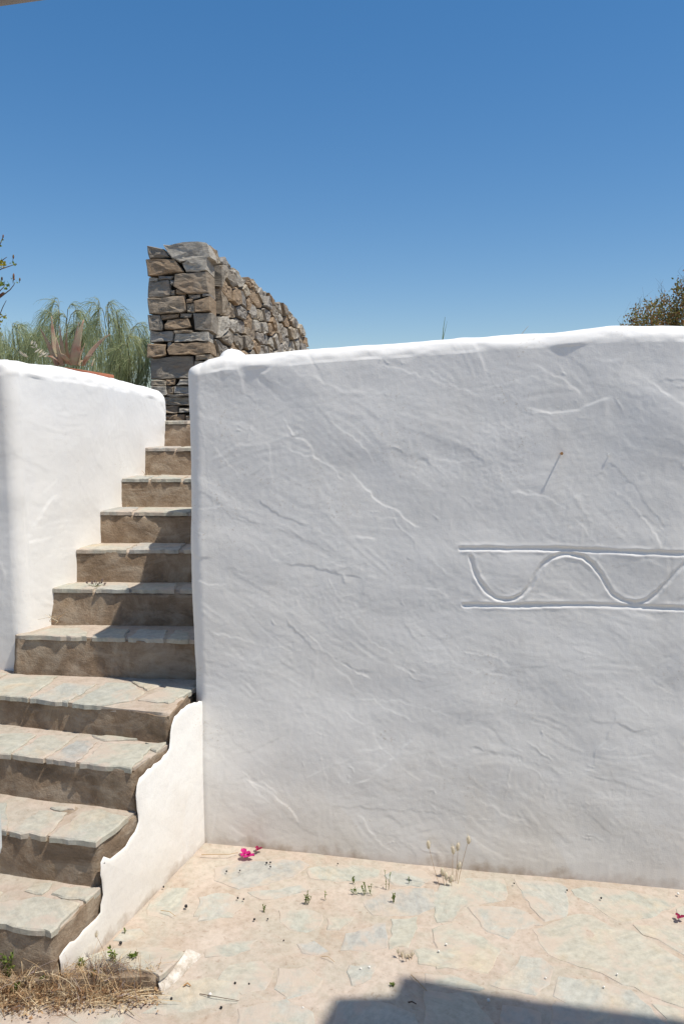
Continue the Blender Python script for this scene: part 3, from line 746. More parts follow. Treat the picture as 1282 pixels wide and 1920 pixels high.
# stones outside the view, ordinary crazy paving
def clip(poly, p, n):
    out = []
    for i in range(len(poly)):
        a, b = poly[i], poly[(i + 1) % len(poly)]
        da, db = (a - p).dot(n), (b - p).dot(n)
        if da <= 0: out.append(a)
        if (da < 0 < db) or (db < 0 < da): out.append(a + (b - a) * (da / (da - db)))
    return out
def voronoi(seeds, box, gap, reach=1.2):
    cells = []
    for i, s in enumerate(seeds):
        poly = [Vector(b) for b in box]
        for j, t in enumerate(seeds):
            if i == j or (t - s).length > reach: continue
            d = t - s; poly = clip(poly, s + d * 0.5 - d.normalized() * gap, d)
            if len(poly) < 3: break
        cells.append(poly)
    return cells
seeds = []
for i in range(11):
    for j in range(8):
        seeds.append(Vector((-1.9 + i * 0.46 + random.uniform(-0.17, 0.17) + (j % 2) * 0.2, -0.4 + j * 0.42 + random.uniform(-0.15, 0.15))))
for s, c in zip(seeds, voronoi(seeds, [(-2.2, -0.8), (3.2, -0.8), (3.2, 3.1), (-2.2, 3.1)], 0.016)):
    if len(c) < 3: continue
    vis = False
    for p in c + [s]:
        q = Vector((p.x, p.y, 0)) - Vector((0, 0, EYE)); zc = q.y * _c - q.z * _s
        px = 641 + F * q.x / max(zc, 0.01); py = 960 - F * (q.y * _s + q.z * _c) / max(zc, 0.01)
        if zc > 0.1 and -60 < px < 1400 and py < 1990: vis = True
        if p.x < side_x(p.y) + 0.03 and p.y > 2.0: vis = True
        if (Vector((p.x, p.y)) - WC).dot(n_out) < 0.02: vis = True
    if not vis:
        slab('flagstone', [(p.x, p.y) for p in c], lambda x, y: gz(x), 0.02, M_FLAG, patio, 0.004, 0.08, 0.005, 0.006)

# ------------------------------------------------------------------ dry-stone wall on the terrace
SW = at_d(393.5, 700, 5.3); SWl = at_d(277, 700, 5.3)
dw = empty('dry_stone_wall', (SW.x, SW.y, TZ), 'dry-stone wall of brown and grey schist rising behind the top of the stairs', 'wall')
ed = Vector((0.108, 1, 0)).normalized()         # run of the long face
edn = Vector((ed.y, -ed.x, 0))
def rock(poly3, nrm, depth, proud, mat, parent, seed):
    rs = random.Random(seed); nrm = Vector(nrm)
    pts = []
    for i in range(len(poly3)):
        a, b = poly3[i], poly3[(i + 1) % len(poly3)]; d = b - a; n = max(1, int(d.length / 0.07))
        for k in range(n): pts.append(a + d * (k / n))
    c = sum(pts, Vector()) / len(pts); n = len(pts); size = sum((p - c).length for p in pts) / n
    j = lambda s: Vector((rs.uniform(-s, s), rs.uniform(-s, s), rs.uniform(-s, s)))
    r0 = [p + j(0.003) + nrm * (proud - 0.010 * rs.uniform(0.4, 1.8)) for p in pts]
    r1 = [p + (c - p).normalized() * min(0.006 * rs.uniform(0.3, 1.6), (c - p).length * 0.4) + nrm * (proud + rs.uniform(-0.005, 0.005)) for p in pts]
    r2 = [p + (c - p) * 0.5 + nrm * (proud + rs.uniform(-0.007, 0.007)) for p in pts]
    rb = [p + (c - p) * (0.0 if depth > 0.18 else 0.06) - nrm * depth for p in pts]
    V = rb + r0 + r1 + r2 + [c + nrm * (proud + rs.uniform(-0.006, 0.006))]
    Fc = []
    for L in range(3):
        for i in range(n):
            k = (i + 1) % n; Fc.append((L * n + i, L * n + k, (L + 1) * n + k, (L + 1) * n + i))
    for i in range(n): Fc.append((3 * n + i, 3 * n + (i + 1) % n, 4 * n))
    Fc.append(tuple(range(n - 1, -1, -1)))
    o = mesh_obj('stone', V, Fc, mat, parent, False)
    bm = bmesh.new(); bm.from_mesh(o.data); bmesh.ops.recalc_face_normals(bm, faces=bm.faces)
    bmesh.ops.subdivide_edges(bm, edges=bm.edges[:], cuts=1, use_grid_fill=True)
    off_ = Vector((seed * 1.7, seed * 0.3, 0))
    for v in bm.verts: v.co += mnoise.noise_vector(v.co * 11 + off_) * 0.008 + mnoise.noise_vector(v.co * 40 + off_) * 0.006
    bm.to_mesh(o.data); bm.free(); return o
ZF = lambda q: (260 + q[0] / 3.561, 430 + q[1] / 3.561)
FRONT = [
 [(52, 108), (170, 130), (205, 180), (65, 193)], [(163, 110), (340, 85), (460, 90), (482, 180), (270, 218), (225, 190)], [(55, 200), (250, 197), (300, 285), (60, 312)],
 [(290, 230), (330, 205), (460, 190), (462, 275), (320, 285)], [(65, 318), (125, 318), (125, 342), (65, 345)], [(130, 312), (240, 308), (222, 330), (130, 336)],
 [(62, 347), (205, 334), (215, 430), (190, 450), (62, 452)], [(245, 300), (460, 280), (468, 425), (320, 430), (235, 378)], [(213, 335), (236, 332), (235, 360), (213, 365)],
 [(217, 405), (243, 400), (241, 440), (217, 443)], [(250, 400), (318, 414), (318, 434), (250, 434)], [(57, 460), (310, 440), (318, 540), (290, 555), (70, 562)],
 [(318, 462), (362, 460), (362, 487), (318, 490)], [(315, 495), (370, 490), (375, 555), (320, 552)], [(330, 436), (415, 430), (410, 456), (340, 462)],
 [(368, 480), (478, 447), (480, 546), (372, 552)], [(422, 430), (474, 430), (474, 443), (422, 446)], [(66, 570), (140, 572), (162, 640), (150, 672), (70, 675)],
 [(148, 572), (268, 562), (265, 590), (150, 603)], [(275, 560), (350, 560), (345, 585), (275, 586)], [(165, 640), (190, 604), (330, 592), (352, 650), (300, 665), (172, 667)],
 [(368, 560), (484, 557), (488, 680), (372, 670)], [(75, 682), (235, 677), (228, 745), (78, 757)], [(240, 672), (360, 672), (360, 686), (240, 690)],
 [(234, 748), (250, 692), (470, 686), (474, 748)], [(60, 765), (180, 762), (182, 840), (140, 856), (60, 855)], [(190, 750), (218, 750), (215, 798), (190, 800)],
 [(190, 803), (228, 760), (474, 753), (478, 830), (200, 838)], [(75, 868), (200, 852), (360, 842), (370, 900), (358, 995), (75, 1000)], [(376, 847), (478, 838), (478, 870), (380, 876)],
 [(80, 1006), (180, 1006), (180, 1042), (80, 1042)], [(184, 1003), (245, 1003), (240, 1040), (184, 1042)], [(250, 1040), (270, 1006), (360, 1000), (360, 1040)],
 [(80, 1046), (185, 1046), (185, 1105), (80, 1105)], [(190, 1046), (238, 1046), (232, 1095), (190, 1097)], [(240, 1050), (360, 1045), (360, 1098), (240, 1095)],
 [(190, 1100), (360, 1102), (360, 1115), (190, 1112)], [(80, 1118), (360, 1118), (360, 1175), (80, 1172)], [(80, 1178), (265, 1182), (265, 1230), (80, 1232)],
 [(270, 1195), (360, 1190), (360, 1220), (270, 1225)], [(80, 1238), (305, 1234), (300, 1300), (80, 1300)], [(310, 1245), (360, 1240), (360, 1300), (310, 1300)],
 [(374, 882), (478, 876), (480, 960), (372, 965)], [(366, 972), (480, 966), (480, 1060), (366, 1060)], [(366, 1066), (480, 1066), (480, 1180), (366, 1180)], [(366, 1186), (480, 1186), (480, 1300), (366, 1300)]]
corner_spans = []
for i, pl in enumerate(FRONT):
    P = [at_d(*ZF(q), 5.3) for q in pl]
    corner = max(q[0] for q in pl) > 440
    dep = 0.15
    if corner:
        dep = 0.28 if i % 2 else 0.20
        corner_spans.append((min(p.z for p in P), max(p.z for p in P), dep))
    rock(P, (0, -1, 0), dep, random.uniform(-0.012, 0.014), M_STONE, dw, 100 + i)
ztop = at_d(430, 455, 5.3).z
LEN = 4.75; U = 2.4
seeds = []
zrow = 1.72; r = 0
while zrow < ztop + 0.02:
    hrow = random.uniform(0.085, 0.125); u = 0.16 + random.uniform(0, 0.25)
    while u < LEN:
        w = random.uniform(0.16, 0.40); seeds.append(Vector(((u + w / 2) / U, zrow + hrow / 2 + random.uniform(-0.04, 0.04)))); u += w
    zrow += hrow; r += 1
topu = lambda u: ztop - 0.02 + 0.03 * math.sin(u * 5) - (0.0 if u < 3.6 else (u - 3.6) * 0.20) - (0 if u < 4.45 else 0.25)
cells = voronoi(seeds, [(0.10 / U, 1.70), (LEN / U, 1.70), (LEN / U, ztop + 0.03), (0.10 / U, ztop + 0.03)], 0.006, 0.7)
ns_ = 0
for i, (s, c) in enumerate(zip(seeds, cells)):
    if len(c) < 3: continue
    u = s.x * U
    if s.y > topu(u) + 0.02: continue
    poly = []
    for p in c:
        uu = p.x * U; zz = min(p.y, topu(uu) + random.uniform(-0.015, 0.03))
        if uu < 0.30:   # keep clear of the corner stones that turn onto this face
            for z0, z1, dp in corner_spans:
                if z0 - 0.02 < zz < z1 + 0.02: uu = max(uu, dp + 0.015)
        poly.append(Vector((SW.x, SW.y, 0)) + ed * uu + Vector((0, 0, zz)))
    c0 = sum(poly, Vector()) / len(poly)
    poly = [p + (c0 - p).normalized() * 0.005 for p in poly]
    if max((p - c0).length for p in poly) < 0.03: continue
    rock(poly, edn, 0.16, random.uniform(-0.02, 0.022), M_STONE, dw, 400 + i); ns_ += 1
# left-hand face, seen only from the side, and loose capping stones
th = (SW - SWl).length
for i in range(22):
    u = 0.2 + i * 0.19 + random.uniform(-0.05, 0.05); w = random.uniform(0.12, 0.22)
    for side in (0.02, th * 0.52):
        if random.random() < 0.12: continue
        p0 = Vector((SW.x, SW.y, 0)) + ed * u - edn * (side + random.uniform(0, 0.04)); z0 = topu(u) - 0.045
        hw = random.uniform(0.07, 0.105)
        poly = [p0 - edn * hw * 2, p0 - edn * hw * 2 + ed * w, p0 + ed * w * random.uniform(0.8, 1), p0 + ed * 0.02]
        hh = random.uniform(0.03, 0.07)
        rock([Vector((p.x, p.y, z0 + hh)) for p in poly], (0, 0, 1), 0.06, random.uniform(-0.01, 0.02), M_STONE, dw, 900 + i * 2 + int(side > 0.1))
def pt(u, w, z): q = Vector((SW.x, SW.y, 0)) + ed * u - edn * w; return Vector((q.x, q.y, z))
cz = ztop - 0.09
i0, i1 = 0.05, LEN - 0.35
block('wall_core', [pt(i0, 0.035, 1.6), pt(i0, th - 0.035, 1.6), pt(i1, th - 0.035, 1.6), pt(i1, 0.035, 1.6)][::-1] and [pt(i0, th - 0.05, 1.6), pt(i0, 0.05, 1.6), pt(i1, 0.05, 1.6), pt(i1, th - 0.05, 1.6)],
      [pt(i0, th - 0.05, cz), pt(i0, 0.05, cz), pt(i1, 0.05, cz - 0.22), pt(i1, th - 0.05, cz - 0.22)], 0.08, 0.01, M_CORE, dw, 5)

# ------------------------------------------------------------------ strands: grass, leaves, foliage
class Strands:
    def __init__(s): s.v, s.f, s.r = [], [], []
    def ribbon(s, pts, w0, w1=0.0004, rnd=None, side=None):
        rnd = random.random() if rnd is None else rnd
        d = (pts[-1] - pts[0])
        sd = side or Vector((random.gauss(0, 1), random.gauss(0, 1), random.gauss(0, 0.4)))
        sd = sd.cross(d); sd = sd.normalized() if sd.length > 1e-6 else Vector((1, 0, 0))
        o = len(s.v); n = len(pts)
        for i, p in enumerate(pts):
            w = (w0 + (w1 - w0) * i / (n - 1)) / 2
            s.v += [p - sd * w, p + sd * w]; s.r += [rnd, rnd]
        for i in range(n - 1): s.f.append((o + 2 * i, o + 2 * i + 1, o + 2 * i + 3, o + 2 * i + 2))
    def leaf(s, p, d, L, W, rnd=None, up=None):
        rnd = random.random() if rnd is None else rnd
        d = d.normalized(); sd = d.cross(up or Vector((random.gauss(0, 1), random.gauss(0, 1), random.gauss(0, 1)))); sd = sd.normalized() if sd.length > 1e-5 else Vector((1, 0, 0))
        nn = d.cross(sd)
        o = len(s.v)
        s.v += [p, p + d * L * 0.35 + sd * W / 2 + nn * W * 0.15, p + d * L * 0.7 + sd * W * 0.36 + nn * W * 0.1, p + d * L, p + d * L * 0.7 - sd * W * 0.36 + nn * W * 0.1, p + d * L * 0.35 - sd * W / 2 + nn * W * 0.15, p + d * L * 0.5]
        s.r += [rnd] * 7
        s.f += [(o, o + 1, o + 6), (o + 1, o + 2, o + 6), (o + 2, o + 3, o + 6), (o + 3, o + 4, o + 6), (o + 4, o + 5, o + 6), (o + 5, o, o + 6)]
    def tube(s, pts, r0, r1, rnd=0.5, k=5):
        o = len(s.v); n = len(pts)
        for i, p in enumerate(pts):
            t = (pts[min(i + 1, n - 1)] - pts[max(i - 1, 0)]).normalized()
            a = t.cross(Vector((0.3, 0.9, 0.2))).normalized(); b = t.cross(a); r = r0 + (r1 - r0) * i / (n - 1)
            for j in range(k):
                th = j / k * 2 * math.pi; s.v.append(p + a * r * math.cos(th) + b * r * math.sin(th)); s.r.append(rnd)
        for i in range(n - 1):
            for j in range(k): s.f.append((o + i * k + j, o + i * k + (j + 1) % k, o + (i + 1) * k + (j + 1) % k, o + (i + 1) * k + j))
        s.f.append(tuple(o + (n - 1) * k + j for j in range(k)))
    def blob(s, c, rx, rz, axis=None, rnd=None, nu=8, nv=6, rough=0.15):
        rnd = random.random() if rnd is None else rnd
        ax = (axis or Vector((0, 0, 1))).normalized(); a = ax.cross(Vector((0.31, 0.9, 0.3))).normalized(); b = ax.cross(a); o = len(s.v)
        for i in range(nv + 1):
            ph = math.pi * i / nv
            for j in range(nu):
                th = 2 * math.pi * j / nu; q = 1 + random.uniform(-rough, rough)
                s.v.append(c + (a * math.cos(th) + b * math.sin(th)) * rx * math.sin(ph) * q - ax * rz * math.cos(ph)); s.r.append(rnd)
        for i in range(nv):
            for j in range(nu): s.f.append((o + i * nu + j, o + i * nu + (j + 1) % nu, o + (i + 1) * nu + (j + 1) % nu, o + (i + 1) * nu + j))
    def build(s, name, mat, parent=None, smooth=True, loc=None):
        o = mesh_obj(name, [tuple(v) for v in s.v], s.f, mat, parent, smooth, loc)
        at = o.data.attributes.new('rnd', 'FLOAT', 'POINT'); at.data.foreach_set('value', np.array(s.r, dtype=np.float32)); return o
def bez(a, b, c, n=8): return [a * (1 - t) ** 2 + b * 2 * t * (1 - t) + c * t * t for t in [i / (n - 1) for i in range(n)]]
def rv(s): return Vector((random.gauss(0, s), random.gauss(0, s), random.gauss(0, s)))

# feathery shrubs behind the left wall
def feather(px_list, d, base_px, label, nstr):
    b = at_d(base_px, 785, d); base = Vector((b.x, d, TZ))
    t = empty('feathery_shrub', base, label, 'shrub', 'feathery shrubs behind the left wall')
    St, Fo = Strands(), Strands()
    for (ax, ay, tx, ty) in px_list:       # apex and drooping tip
        for rep in range(4):
            dd = d + random.uniform(-0.35, 0.35)
            ap = at_d(ax + random.uniform(-9, 9), ay + random.uniform(0, 14) * rep, dd); tp = at_d(tx + random.uniform(-14, 14), ty + random.uniform(-6, 18), dd)
            b0 = base + Vector((random.uniform(-0.15, 0.15), random.uniform(-0.2, 0.2), 0))
            c1 = bez(b0, b0.lerp(ap, 0.5) + Vector((0, 0, 0.1)), ap, 8); c2 = bez(ap, ap + (ap - c1[-2]) * 1.3 + Vector(((tp.x - ap.x) * 0.4, 0, 0.01)), tp, 7)
            cv = c1 + c2[1:]
            St.tube(cv, 0.005, 0.0012, 0.2, 4)
            n = len(cv)
            for k in range(nstr):
                i = random.uniform(2, n - 1.01); p = cv[int(i)].lerp(cv[int(i) + 1], i % 1)
                dirn = (cv[int(i) + 1] - cv[int(i)]).normalized()
                L = random.uniform(0.10, 0.26)
                wind = Vector((math.copysign(1, tx - ax) * random.uniform(0.1, 0.8), random.uniform(-0.5, 0.5), 0))
                q1 = p + dirn * L * 0.35 + wind * L * 0.35 + rv(0.015); q2 = q1 + wind * L * 0.25 + Vector((0, 0, -L * random.uniform(0.3, 0.95))) + rv(0.015)
                Fo.ribbon(bez(p, q1, q2, 5), random.uniform(0.0024, 0.0042), 0.0012, random.random() ** 1.2)
    xs = [q[0] for q in px_list] + [q[2] for q in px_list]
    for k in range(1100):      # thick skirt of young shoots round the base
        x = random.uniform(min(xs), max(xs)); q = at_d(x, random.uniform(622, 725), d + random.uniform(-0.3, 0.3)); L = random.uniform(0.12, 0.32); sx = random.uniform(-0.5, 0.5)
        Fo.ribbon(bez(q - Vector((0, 0, L * 0.5)), q + Vector((sx * L * 0.2, 0, L * 0.3)), q + Vector((sx * L * 0.8, random.uniform(-0.05, 0.05), L * random.uniform(0.1, 0.5))), 5), random.uniform(0.0026, 0.0045), 0.0012, random.random() ** 1.2)
    St.build('stem', M_STEM, t); Fo.build('foliage', M_FEATH, t)
feather([(105, 568, 80, 610), (120, 590, 92, 650), (135, 580, 165, 640), (95, 620, 70, 655), (150, 610, 130, 665)], 6.6, 118, 'blue-green feathery shrub rising directly behind the aloe', 85)
feather([(188, 572, 176, 630), (200, 575, 214, 640), (222, 592, 240, 640), (246, 612, 268, 660), (262, 640, 278, 700), (205, 640, 225, 705), (235, 650, 210, 700), (180, 610, 160, 670), (250, 665, 240, 710), (270, 680, 262, 722)], 6.2, 225, 'largest feathery shrub, just left of the dry-stone wall', 75)
feather([(30, 612, 50, 655), (12, 630, 0, 670), (45, 640, 66, 668), (-15, 610, -30, 660), (68, 632, 56, 668), (25, 650, 10, 680)], 6.9, 24, 'low feathery shrub at the left edge, above the white wall', 80)

# potted aloe
pc = at_d(168, 696, 4.45); rim = pc.z + 0.0
pot = empty('potted_aloe', (pc.x, pc.y, 1.70), 'reddish aloe in a terracotta pot behind the left wall', 'potted plant')
prof = [(0.0, 1.70), (0.085, 1.70), (0.118, rim - 0.055), (0.120, rim - 0.05), (0.131, rim - 0.048), (0.133, rim - 0.003), (0.130, rim), (0.118, rim), (0.114, rim - 0.03), (0.110, rim - 0.035)]
Vp = []; nn = 40
for r_, z_ in prof:
    for j in range(nn):
        th_ = 2 * math.pi * j / nn; Vp.append((pc.x + r_ * math.cos(th_), pc.y + r_ * math.sin(th_), z_ - 0.02 * r_ / 0.13 * math.cos(th_)))
mesh_obj('pot', Vp, [(i * nn + j, i * nn + (j + 1) % nn, (i + 1) * nn + (j + 1) % nn, (i + 1) * nn + j) for i in range(len(prof) - 1) for j in range(nn)], M_TERRA, pot, True)
sv = [(pc.x + 0.113 * math.cos(2 * math.pi * j / 24), pc.y + 0.113 * math.sin(2 * math.pi * j / 24), rim - 0.03 + random.uniform(-0.004, 0.004)) for j in range(24)]
mesh_obj('soil', sv, [tuple(range(24))], M_EARTH, pot)
ZA = lambda q: (q[0] / 4.006, 560 + q[1] / 4.006)
ALOE = [((425, 500), (370, 330), (303, 225), 24), ((440, 500), (395, 300), (390, 130), 25), ((470, 500), (440, 400), (425, 290), 20), ((505, 490), (455, 350), (450, 200), 24),
        ((530, 490), (485, 350), (508, 225), 18), ((555, 500), (570, 330), (632, 158), 40), ((560, 480), (550, 300), (598, 178), 16), ((630, 490), (720, 330), (830, 266), 18),
        ((590, 495), (600, 420), (642, 335), 12), ((530, 495), (480, 420), (420, 410), 26), ((620, 505), (650, 430), (705, 425), 10), ((640, 505), (620, 430), (655, 440), 9),
        ((690, 505), (705, 440), (718, 455), 10), ((480, 500), (430, 430), (345, 432), 16), ((600, 505), (585, 460), (660, 465), 11), ((540, 500), (535, 470), (528, 445), 14)]
for i, (a, b, c, w) in enumerate(ALOE):
    dy = 4.45 + random.uniform(-0.06, 0.06)
    cv = bez(at_d(*ZA(a), 4.45), at_d(*ZA(b), dy), at_d(*ZA(c), dy + random.uniform(-0.04, 0.04)), 12)
    W = w / 4.006 * 4.45 / F * 1.25
    V = []; Fc = []
    view = Vector((random.uniform(-0.7, 0.7), -1, 0.2)).normalized()
    for j, p in enumerate(cv):
        tn = (cv[min(j + 1, 11)] - cv[max(j - 1, 0)]).normalized(); sd = tn.cross(view).normalized(); nr = sd.cross(tn)
        f = j / 11; ww = W * 0.62 * (1 - f ** 1.7) * (0.85 + 0.4 * min(1, f * 4)) + 0.0012
        V += [p + sd * ww, p + sd * ww * 0.55 - nr * ww * 0.45, p - nr * ww * 0.6, p - sd * ww * 0.55 - nr * ww * 0.45, p - sd * ww, p - sd * ww * 0.45 - nr * ww * 0.08, p + sd * ww * 0.45 - nr * ww * 0.08]
    for j in range(11):
        for k in range(7): Fc.append((j * 7 + k, j * 7 + (k + 1) % 7, (j + 1) * 7 + (k + 1) % 7, (j + 1) * 7 + k))
    Fc.append(tuple(77 + k for k in range(7)))
    mesh_obj('leaf', V, Fc, M_ALOE, pot, True)

# dry oat stalk left of the aloe
ob = at_d(92, 720, 4.1)
oat = empty('dry_oat_grass', (ob.x, ob.y, TZ), 'dry pale oat stalk drooping left of the aloe', 'grass')
cvp = [at_d(*ZA(q), 4.1) for q in [(400, 520), (370, 440), (320, 400), (280, 370), (250, 345), (235, 320)]]
S_ = Strands(); S_.ribbon([Vector((ob.x + 0.01, ob.y, TZ))] + cvp, 0.002, 0.0012, 0.5); S_.build('stalk', M_PALE, oat)
S_ = Strands()
for q, dq in [((235, 345), (10, -30)), ((258, 350), (8, -30)), ((268, 370), (-32, -10)), ((275, 372), (4, -32)), ((260, 405), (40, -28)), ((290, 410), (32, -26)), ((300, 420), (36, -24)), ((312, 428), (38, -22)), ((330, 440), (34, -22)), ((345, 430), (26, -22)), ((290, 440), (36, -20)), ((205, 440), (-50, -28)), ((190, 432), (-44, -34)), ((180, 420), (-30, -30)), ((215, 442), (-34, -34))]:
    p = at_d(*ZA(q), 4.1); p2 = at_d(*ZA((q[0] + dq[0], q[1] + dq[1])), 4.1 + random.uniform(-0.02, 0.02))
    S_.leaf(p, p2 - p, (p2 - p).length * 1.15, 0.0075, None, Vector((0, 1, 0.2))); S_.leaf(p, p2 - p + rv(0.004), (p2 - p).length, 0.006)
S_.build('spikelets', M_PALE, oat)

# shrub with buds reaching in at the left edge
hb = Vector((-2.35, 4.3, TZ))
hs = empty('flowering_shrub', hb, 'yellow-green leafy branches with buds at the left edge against the sky', 'shrub')
Br, Lf, Bd = Strands(), Strands(), Strands()
Dh = 4.25; ZH = lambda q: (q[0] / 7.683, 430 + q[1] / 7.683)
fork = at_d(-130, 640, Dh)
Br.tube(bez(hb, hb.lerp(fork, 0.5) + Vector((-0.06, 0, 0)), fork, 8), 0.014, 0.008, 0.5, 6)
BR = [((-80, 640), [(-60, 330), (5, 215), (40, 130), (50, 85)]), ((-150, 800), [(0, 580), (100, 545), (190, 515), (250, 500)]), ((-150, 1100), [(60, 940), (150, 870), (205, 800), (215, 770)]),
      ((-160, 1420), [(0, 1230), (50, 1110), (95, 1025)]), ((-120, 700), [(0, 470), (60, 430), (105, 398)]), ((-100, 1000), [(-10, 900), (60, 830), (80, 790)]), ((-200, 1500), [(-40, 1290), (40, 1255), (100, 1240)])]
for st, pts in BR:
    c = [at_d(*ZH(q), Dh + random.uniform(-0.03, 0.03)) for q in pts]; s0 = at_d(*ZH(st), Dh)
    mid = fork.lerp(s0, 0.6) + Vector((-0.02, 0, 0))
    Br.tube([fork, mid, s0] + c, 0.005, 0.0014, 0.5, 5)
def lf(q, n, L, rr):
    for k in range(n):
        p = at_d(q[0] / 7.683 + random.uniform(-2, 2), 430 + q[1] / 7.683 + random.uniform(-2.2, 2.2), Dh + random.uniform(-0.03, 0.03))
        Lf.leaf(p, Vector((random.uniform(-1, 1), random.uniform(-1, 0.4), random.uniform(-0.6, 0.9))), L * random.uniform(0.7, 1.2), L * 0.62, rr + random.uniform(-0.15, 0.15))
for q, n, L, rr in [((20, 160), 5, 0.014, 0.45), ((-20, 220), 5, 0.02, 0.5), ((20, 470), 7, 0.024, 0.85), ((60, 500), 7, 0.024, 0.85), ((40, 540), 6, 0.022, 0.8), ((-30, 480), 8, 0.026, 0.8), ((210, 495), 5, 0.018, 0.4), ((150, 490), 2, 0.012, 0.4), ((240, 495), 2, 0.014, 0.5),
                    ((190, 735), 3, 0.014, 0.4), ((225, 755), 3, 0.014, 0.35), ((140, 800), 4, 0.02, 0.3), ((110, 840), 4, 0.022, 0.25), ((70, 790), 4, 0.02, 0.3), ((25, 760), 4, 0.018, 0.4), ((0, 800), 4, 0.022, 0.35), ((95, 1240), 4, 0.018, 0.9), ((40, 1250), 3, 0.018, 0.6), ((10, 1340), 4, 0.02, 0.85), ((0, 1270), 3, 0.018, 0.8), ((-40, 1400), 8, 0.025, 0.6), ((-60, 900), 10, 0.025, 0.4), ((-100, 620), 10, 0.025, 0.5), ((5, 1470), 3, 0.016, 0.8)]: lf(q, n, L, rr)
for (q, h, r_) in [((50, 100), 36, 10), ((197, 395), 44, 12), ((200, 680), 66, 14), ((290, 722), 34, 11), ((32, 712), 40, 13), ((205, 715), 22, 14)]:
    Bd = Strands(); Bd.blob(at_d(*ZH(q), Dh), r_ / 7.683 * Dh / F, h / 2 / 7.683 * Dh / F * 1.4, Vector((0.1, 0, 1)), 0.5, 8, 7, 0.05)
    Bd.build('bud', M_BUD, hs); a = at_d(*ZH(q), Dh); Br.tube([a, at_d(q[0] / 7.683 - 1, 430 + (q[1] + h * 1.5) / 7.683, Dh)], 0.0012, 0.0014)
Bd = Strands(); Bd.blob(at_d(*ZH((25, 945)), Dh), 0.009, 0.022, Vector((1, 0, 0.8)), 0.5, 8, 7, 0.12)
Br.build('branches', M_BARK, hs); Lf.build('leaves', M_LEAF, hs); Bd.build('bud', M_BUD, hs)

# brown-green bush at the upper right
bc = at_d(1300, 612, 6.0); bb = Vector((bc.x, 6.0, TZ))
bush = empty('bush', bb, 'olive-brown bush rising above the wall at the right edge', 'bush')
Br, Lf = Strands(), Strands()
tips = [(1168, 604), (1180, 590), (1195, 575), (1205, 580), (1215, 562), (1222, 566), (1232, 556), (1240, 545), (1250, 560), (1262, 552), (1272, 530), (1280, 515), (1290, 522), (1310, 510), (1335, 530), (1360, 540), (1390, 560), (1420, 590), (1240, 580), (1265, 575), (1200, 598), (1225, 590), (1255, 592), (1285, 560), (1320, 560), (1350, 580), (1300, 590), (1190, 606), (1215, 608), (1245, 606), (1275, 600), (1380, 600), (1330, 600)]
for (tx, ty) in tips:
    for rep in range(2):
        dd = 6.0 + random.uniform(-0.3, 0.3); tp = at_d(tx + random.uniform(-5, 5), ty + random.uniform(0, 10), dd)
        cv = bez(bb + rv(0.03), bb.lerp(tp, 0.5) + Vector(((tp.x - bb.x) * 0.35, 0, 0.0)) + rv(0.03), tp, 8)
        Br.tube(cv, 0.006, 0.0012, 0.5, 4)
        for k in range(170):
            i = 3 + 3.99 * random.random() ** 0.6; p = cv[int(i)].lerp(cv[min(int(i) + 1, 7)], i % 1) + rv(0.022)
            Lf.leaf(p, rv(1) + Vector((0, 0, 0.6)), random.uniform(0.014, 0.028), random.uniform(0.008, 0.014), random.random())
for k in range(26):   # bare wispy twigs sticking out
    q = random.choice(tips[:14]); p = at_d(q[0] + random.uniform(-4, 8), q[1] + 8, 6.0); Br.tube([p, p + Vector((random.uniform(-0.05, 0.02), 0, random.uniform(0.02, 0.085))), p + Vector((random.uniform(-0.08, 0.03), 0, random.uniform(0.08, 0.13)))], 0.001, 0.0004, 0.5, 3)
Br.build('branches', M_BARK, bush); Lf.build('crown', M_BUSH, bush)

# grass blades over the wall crest
for (bx, by, tx, ty, lab, mt, rr, extra) in [(829, 640, 834, 594, 'tall green grass blade showing above the middle of the wall crest', M_GREEN, 0.6, (836, 602)), (972, 634, 990, 611, 'short pale grass blade above the wall crest, left of the bush', M_PALE, 0.2, None)]:
    D = 3.9; b = at_d(bx, by, D)
    g = Strands(); base = Vector((b.x - 0.02, D, TZ)); tp = at_d(tx, ty, D)
    g.ribbon([base, b, b.lerp(tp, 0.5) + Vector((-0.002, 0, 0)), tp], 0.006, 0.0015, rr, Vector((0, 1, 0)))
    if extra: g.ribbon([b, b.lerp(at_d(*extra, D), 0.6) + Vector((0.003, 0, 0)), at_d(extra[0] + 2, extra[1], D)], 0.003, 0.0006, rr, Vector((0, 1, 0)))
    tag(g.build('grass_blade', mt, None, False), lab, 'grass')

# ------------------------------------------------------------------ small things on wall and patio
def nail(px, py, L, r, mat, lab):
    a, t = wall_pt(px, py); h = float(sample(Hr, np.array([a]), np.array([t]))[0]); q = wp(a, 0)
    p = Vector((q.x, q.y, t)); n3 = Vector((n_out.x, n_out.y, 0)); s = Strands()
    s.tube([p - n3 * 0.03, p + n3 * (h + L)], r, r, 0.5, 10); s.tube([p + n3 * (h + L), p + n3 * (h + L + 0.0015)], r * 1.9, r * 1.8, 0.5, 12)
    tag(s.build('nail', mat, None, False), lab, 'nail')
nail(1051, 850, 0.019, 0.0030, M_RUST, 'rusty nail in the white wall casting a long slanting shadow')
nail(1141, 853, 0.004, 0.0022, M_PLASTER2, 'small white-painted nail to the right of the rusty nail')

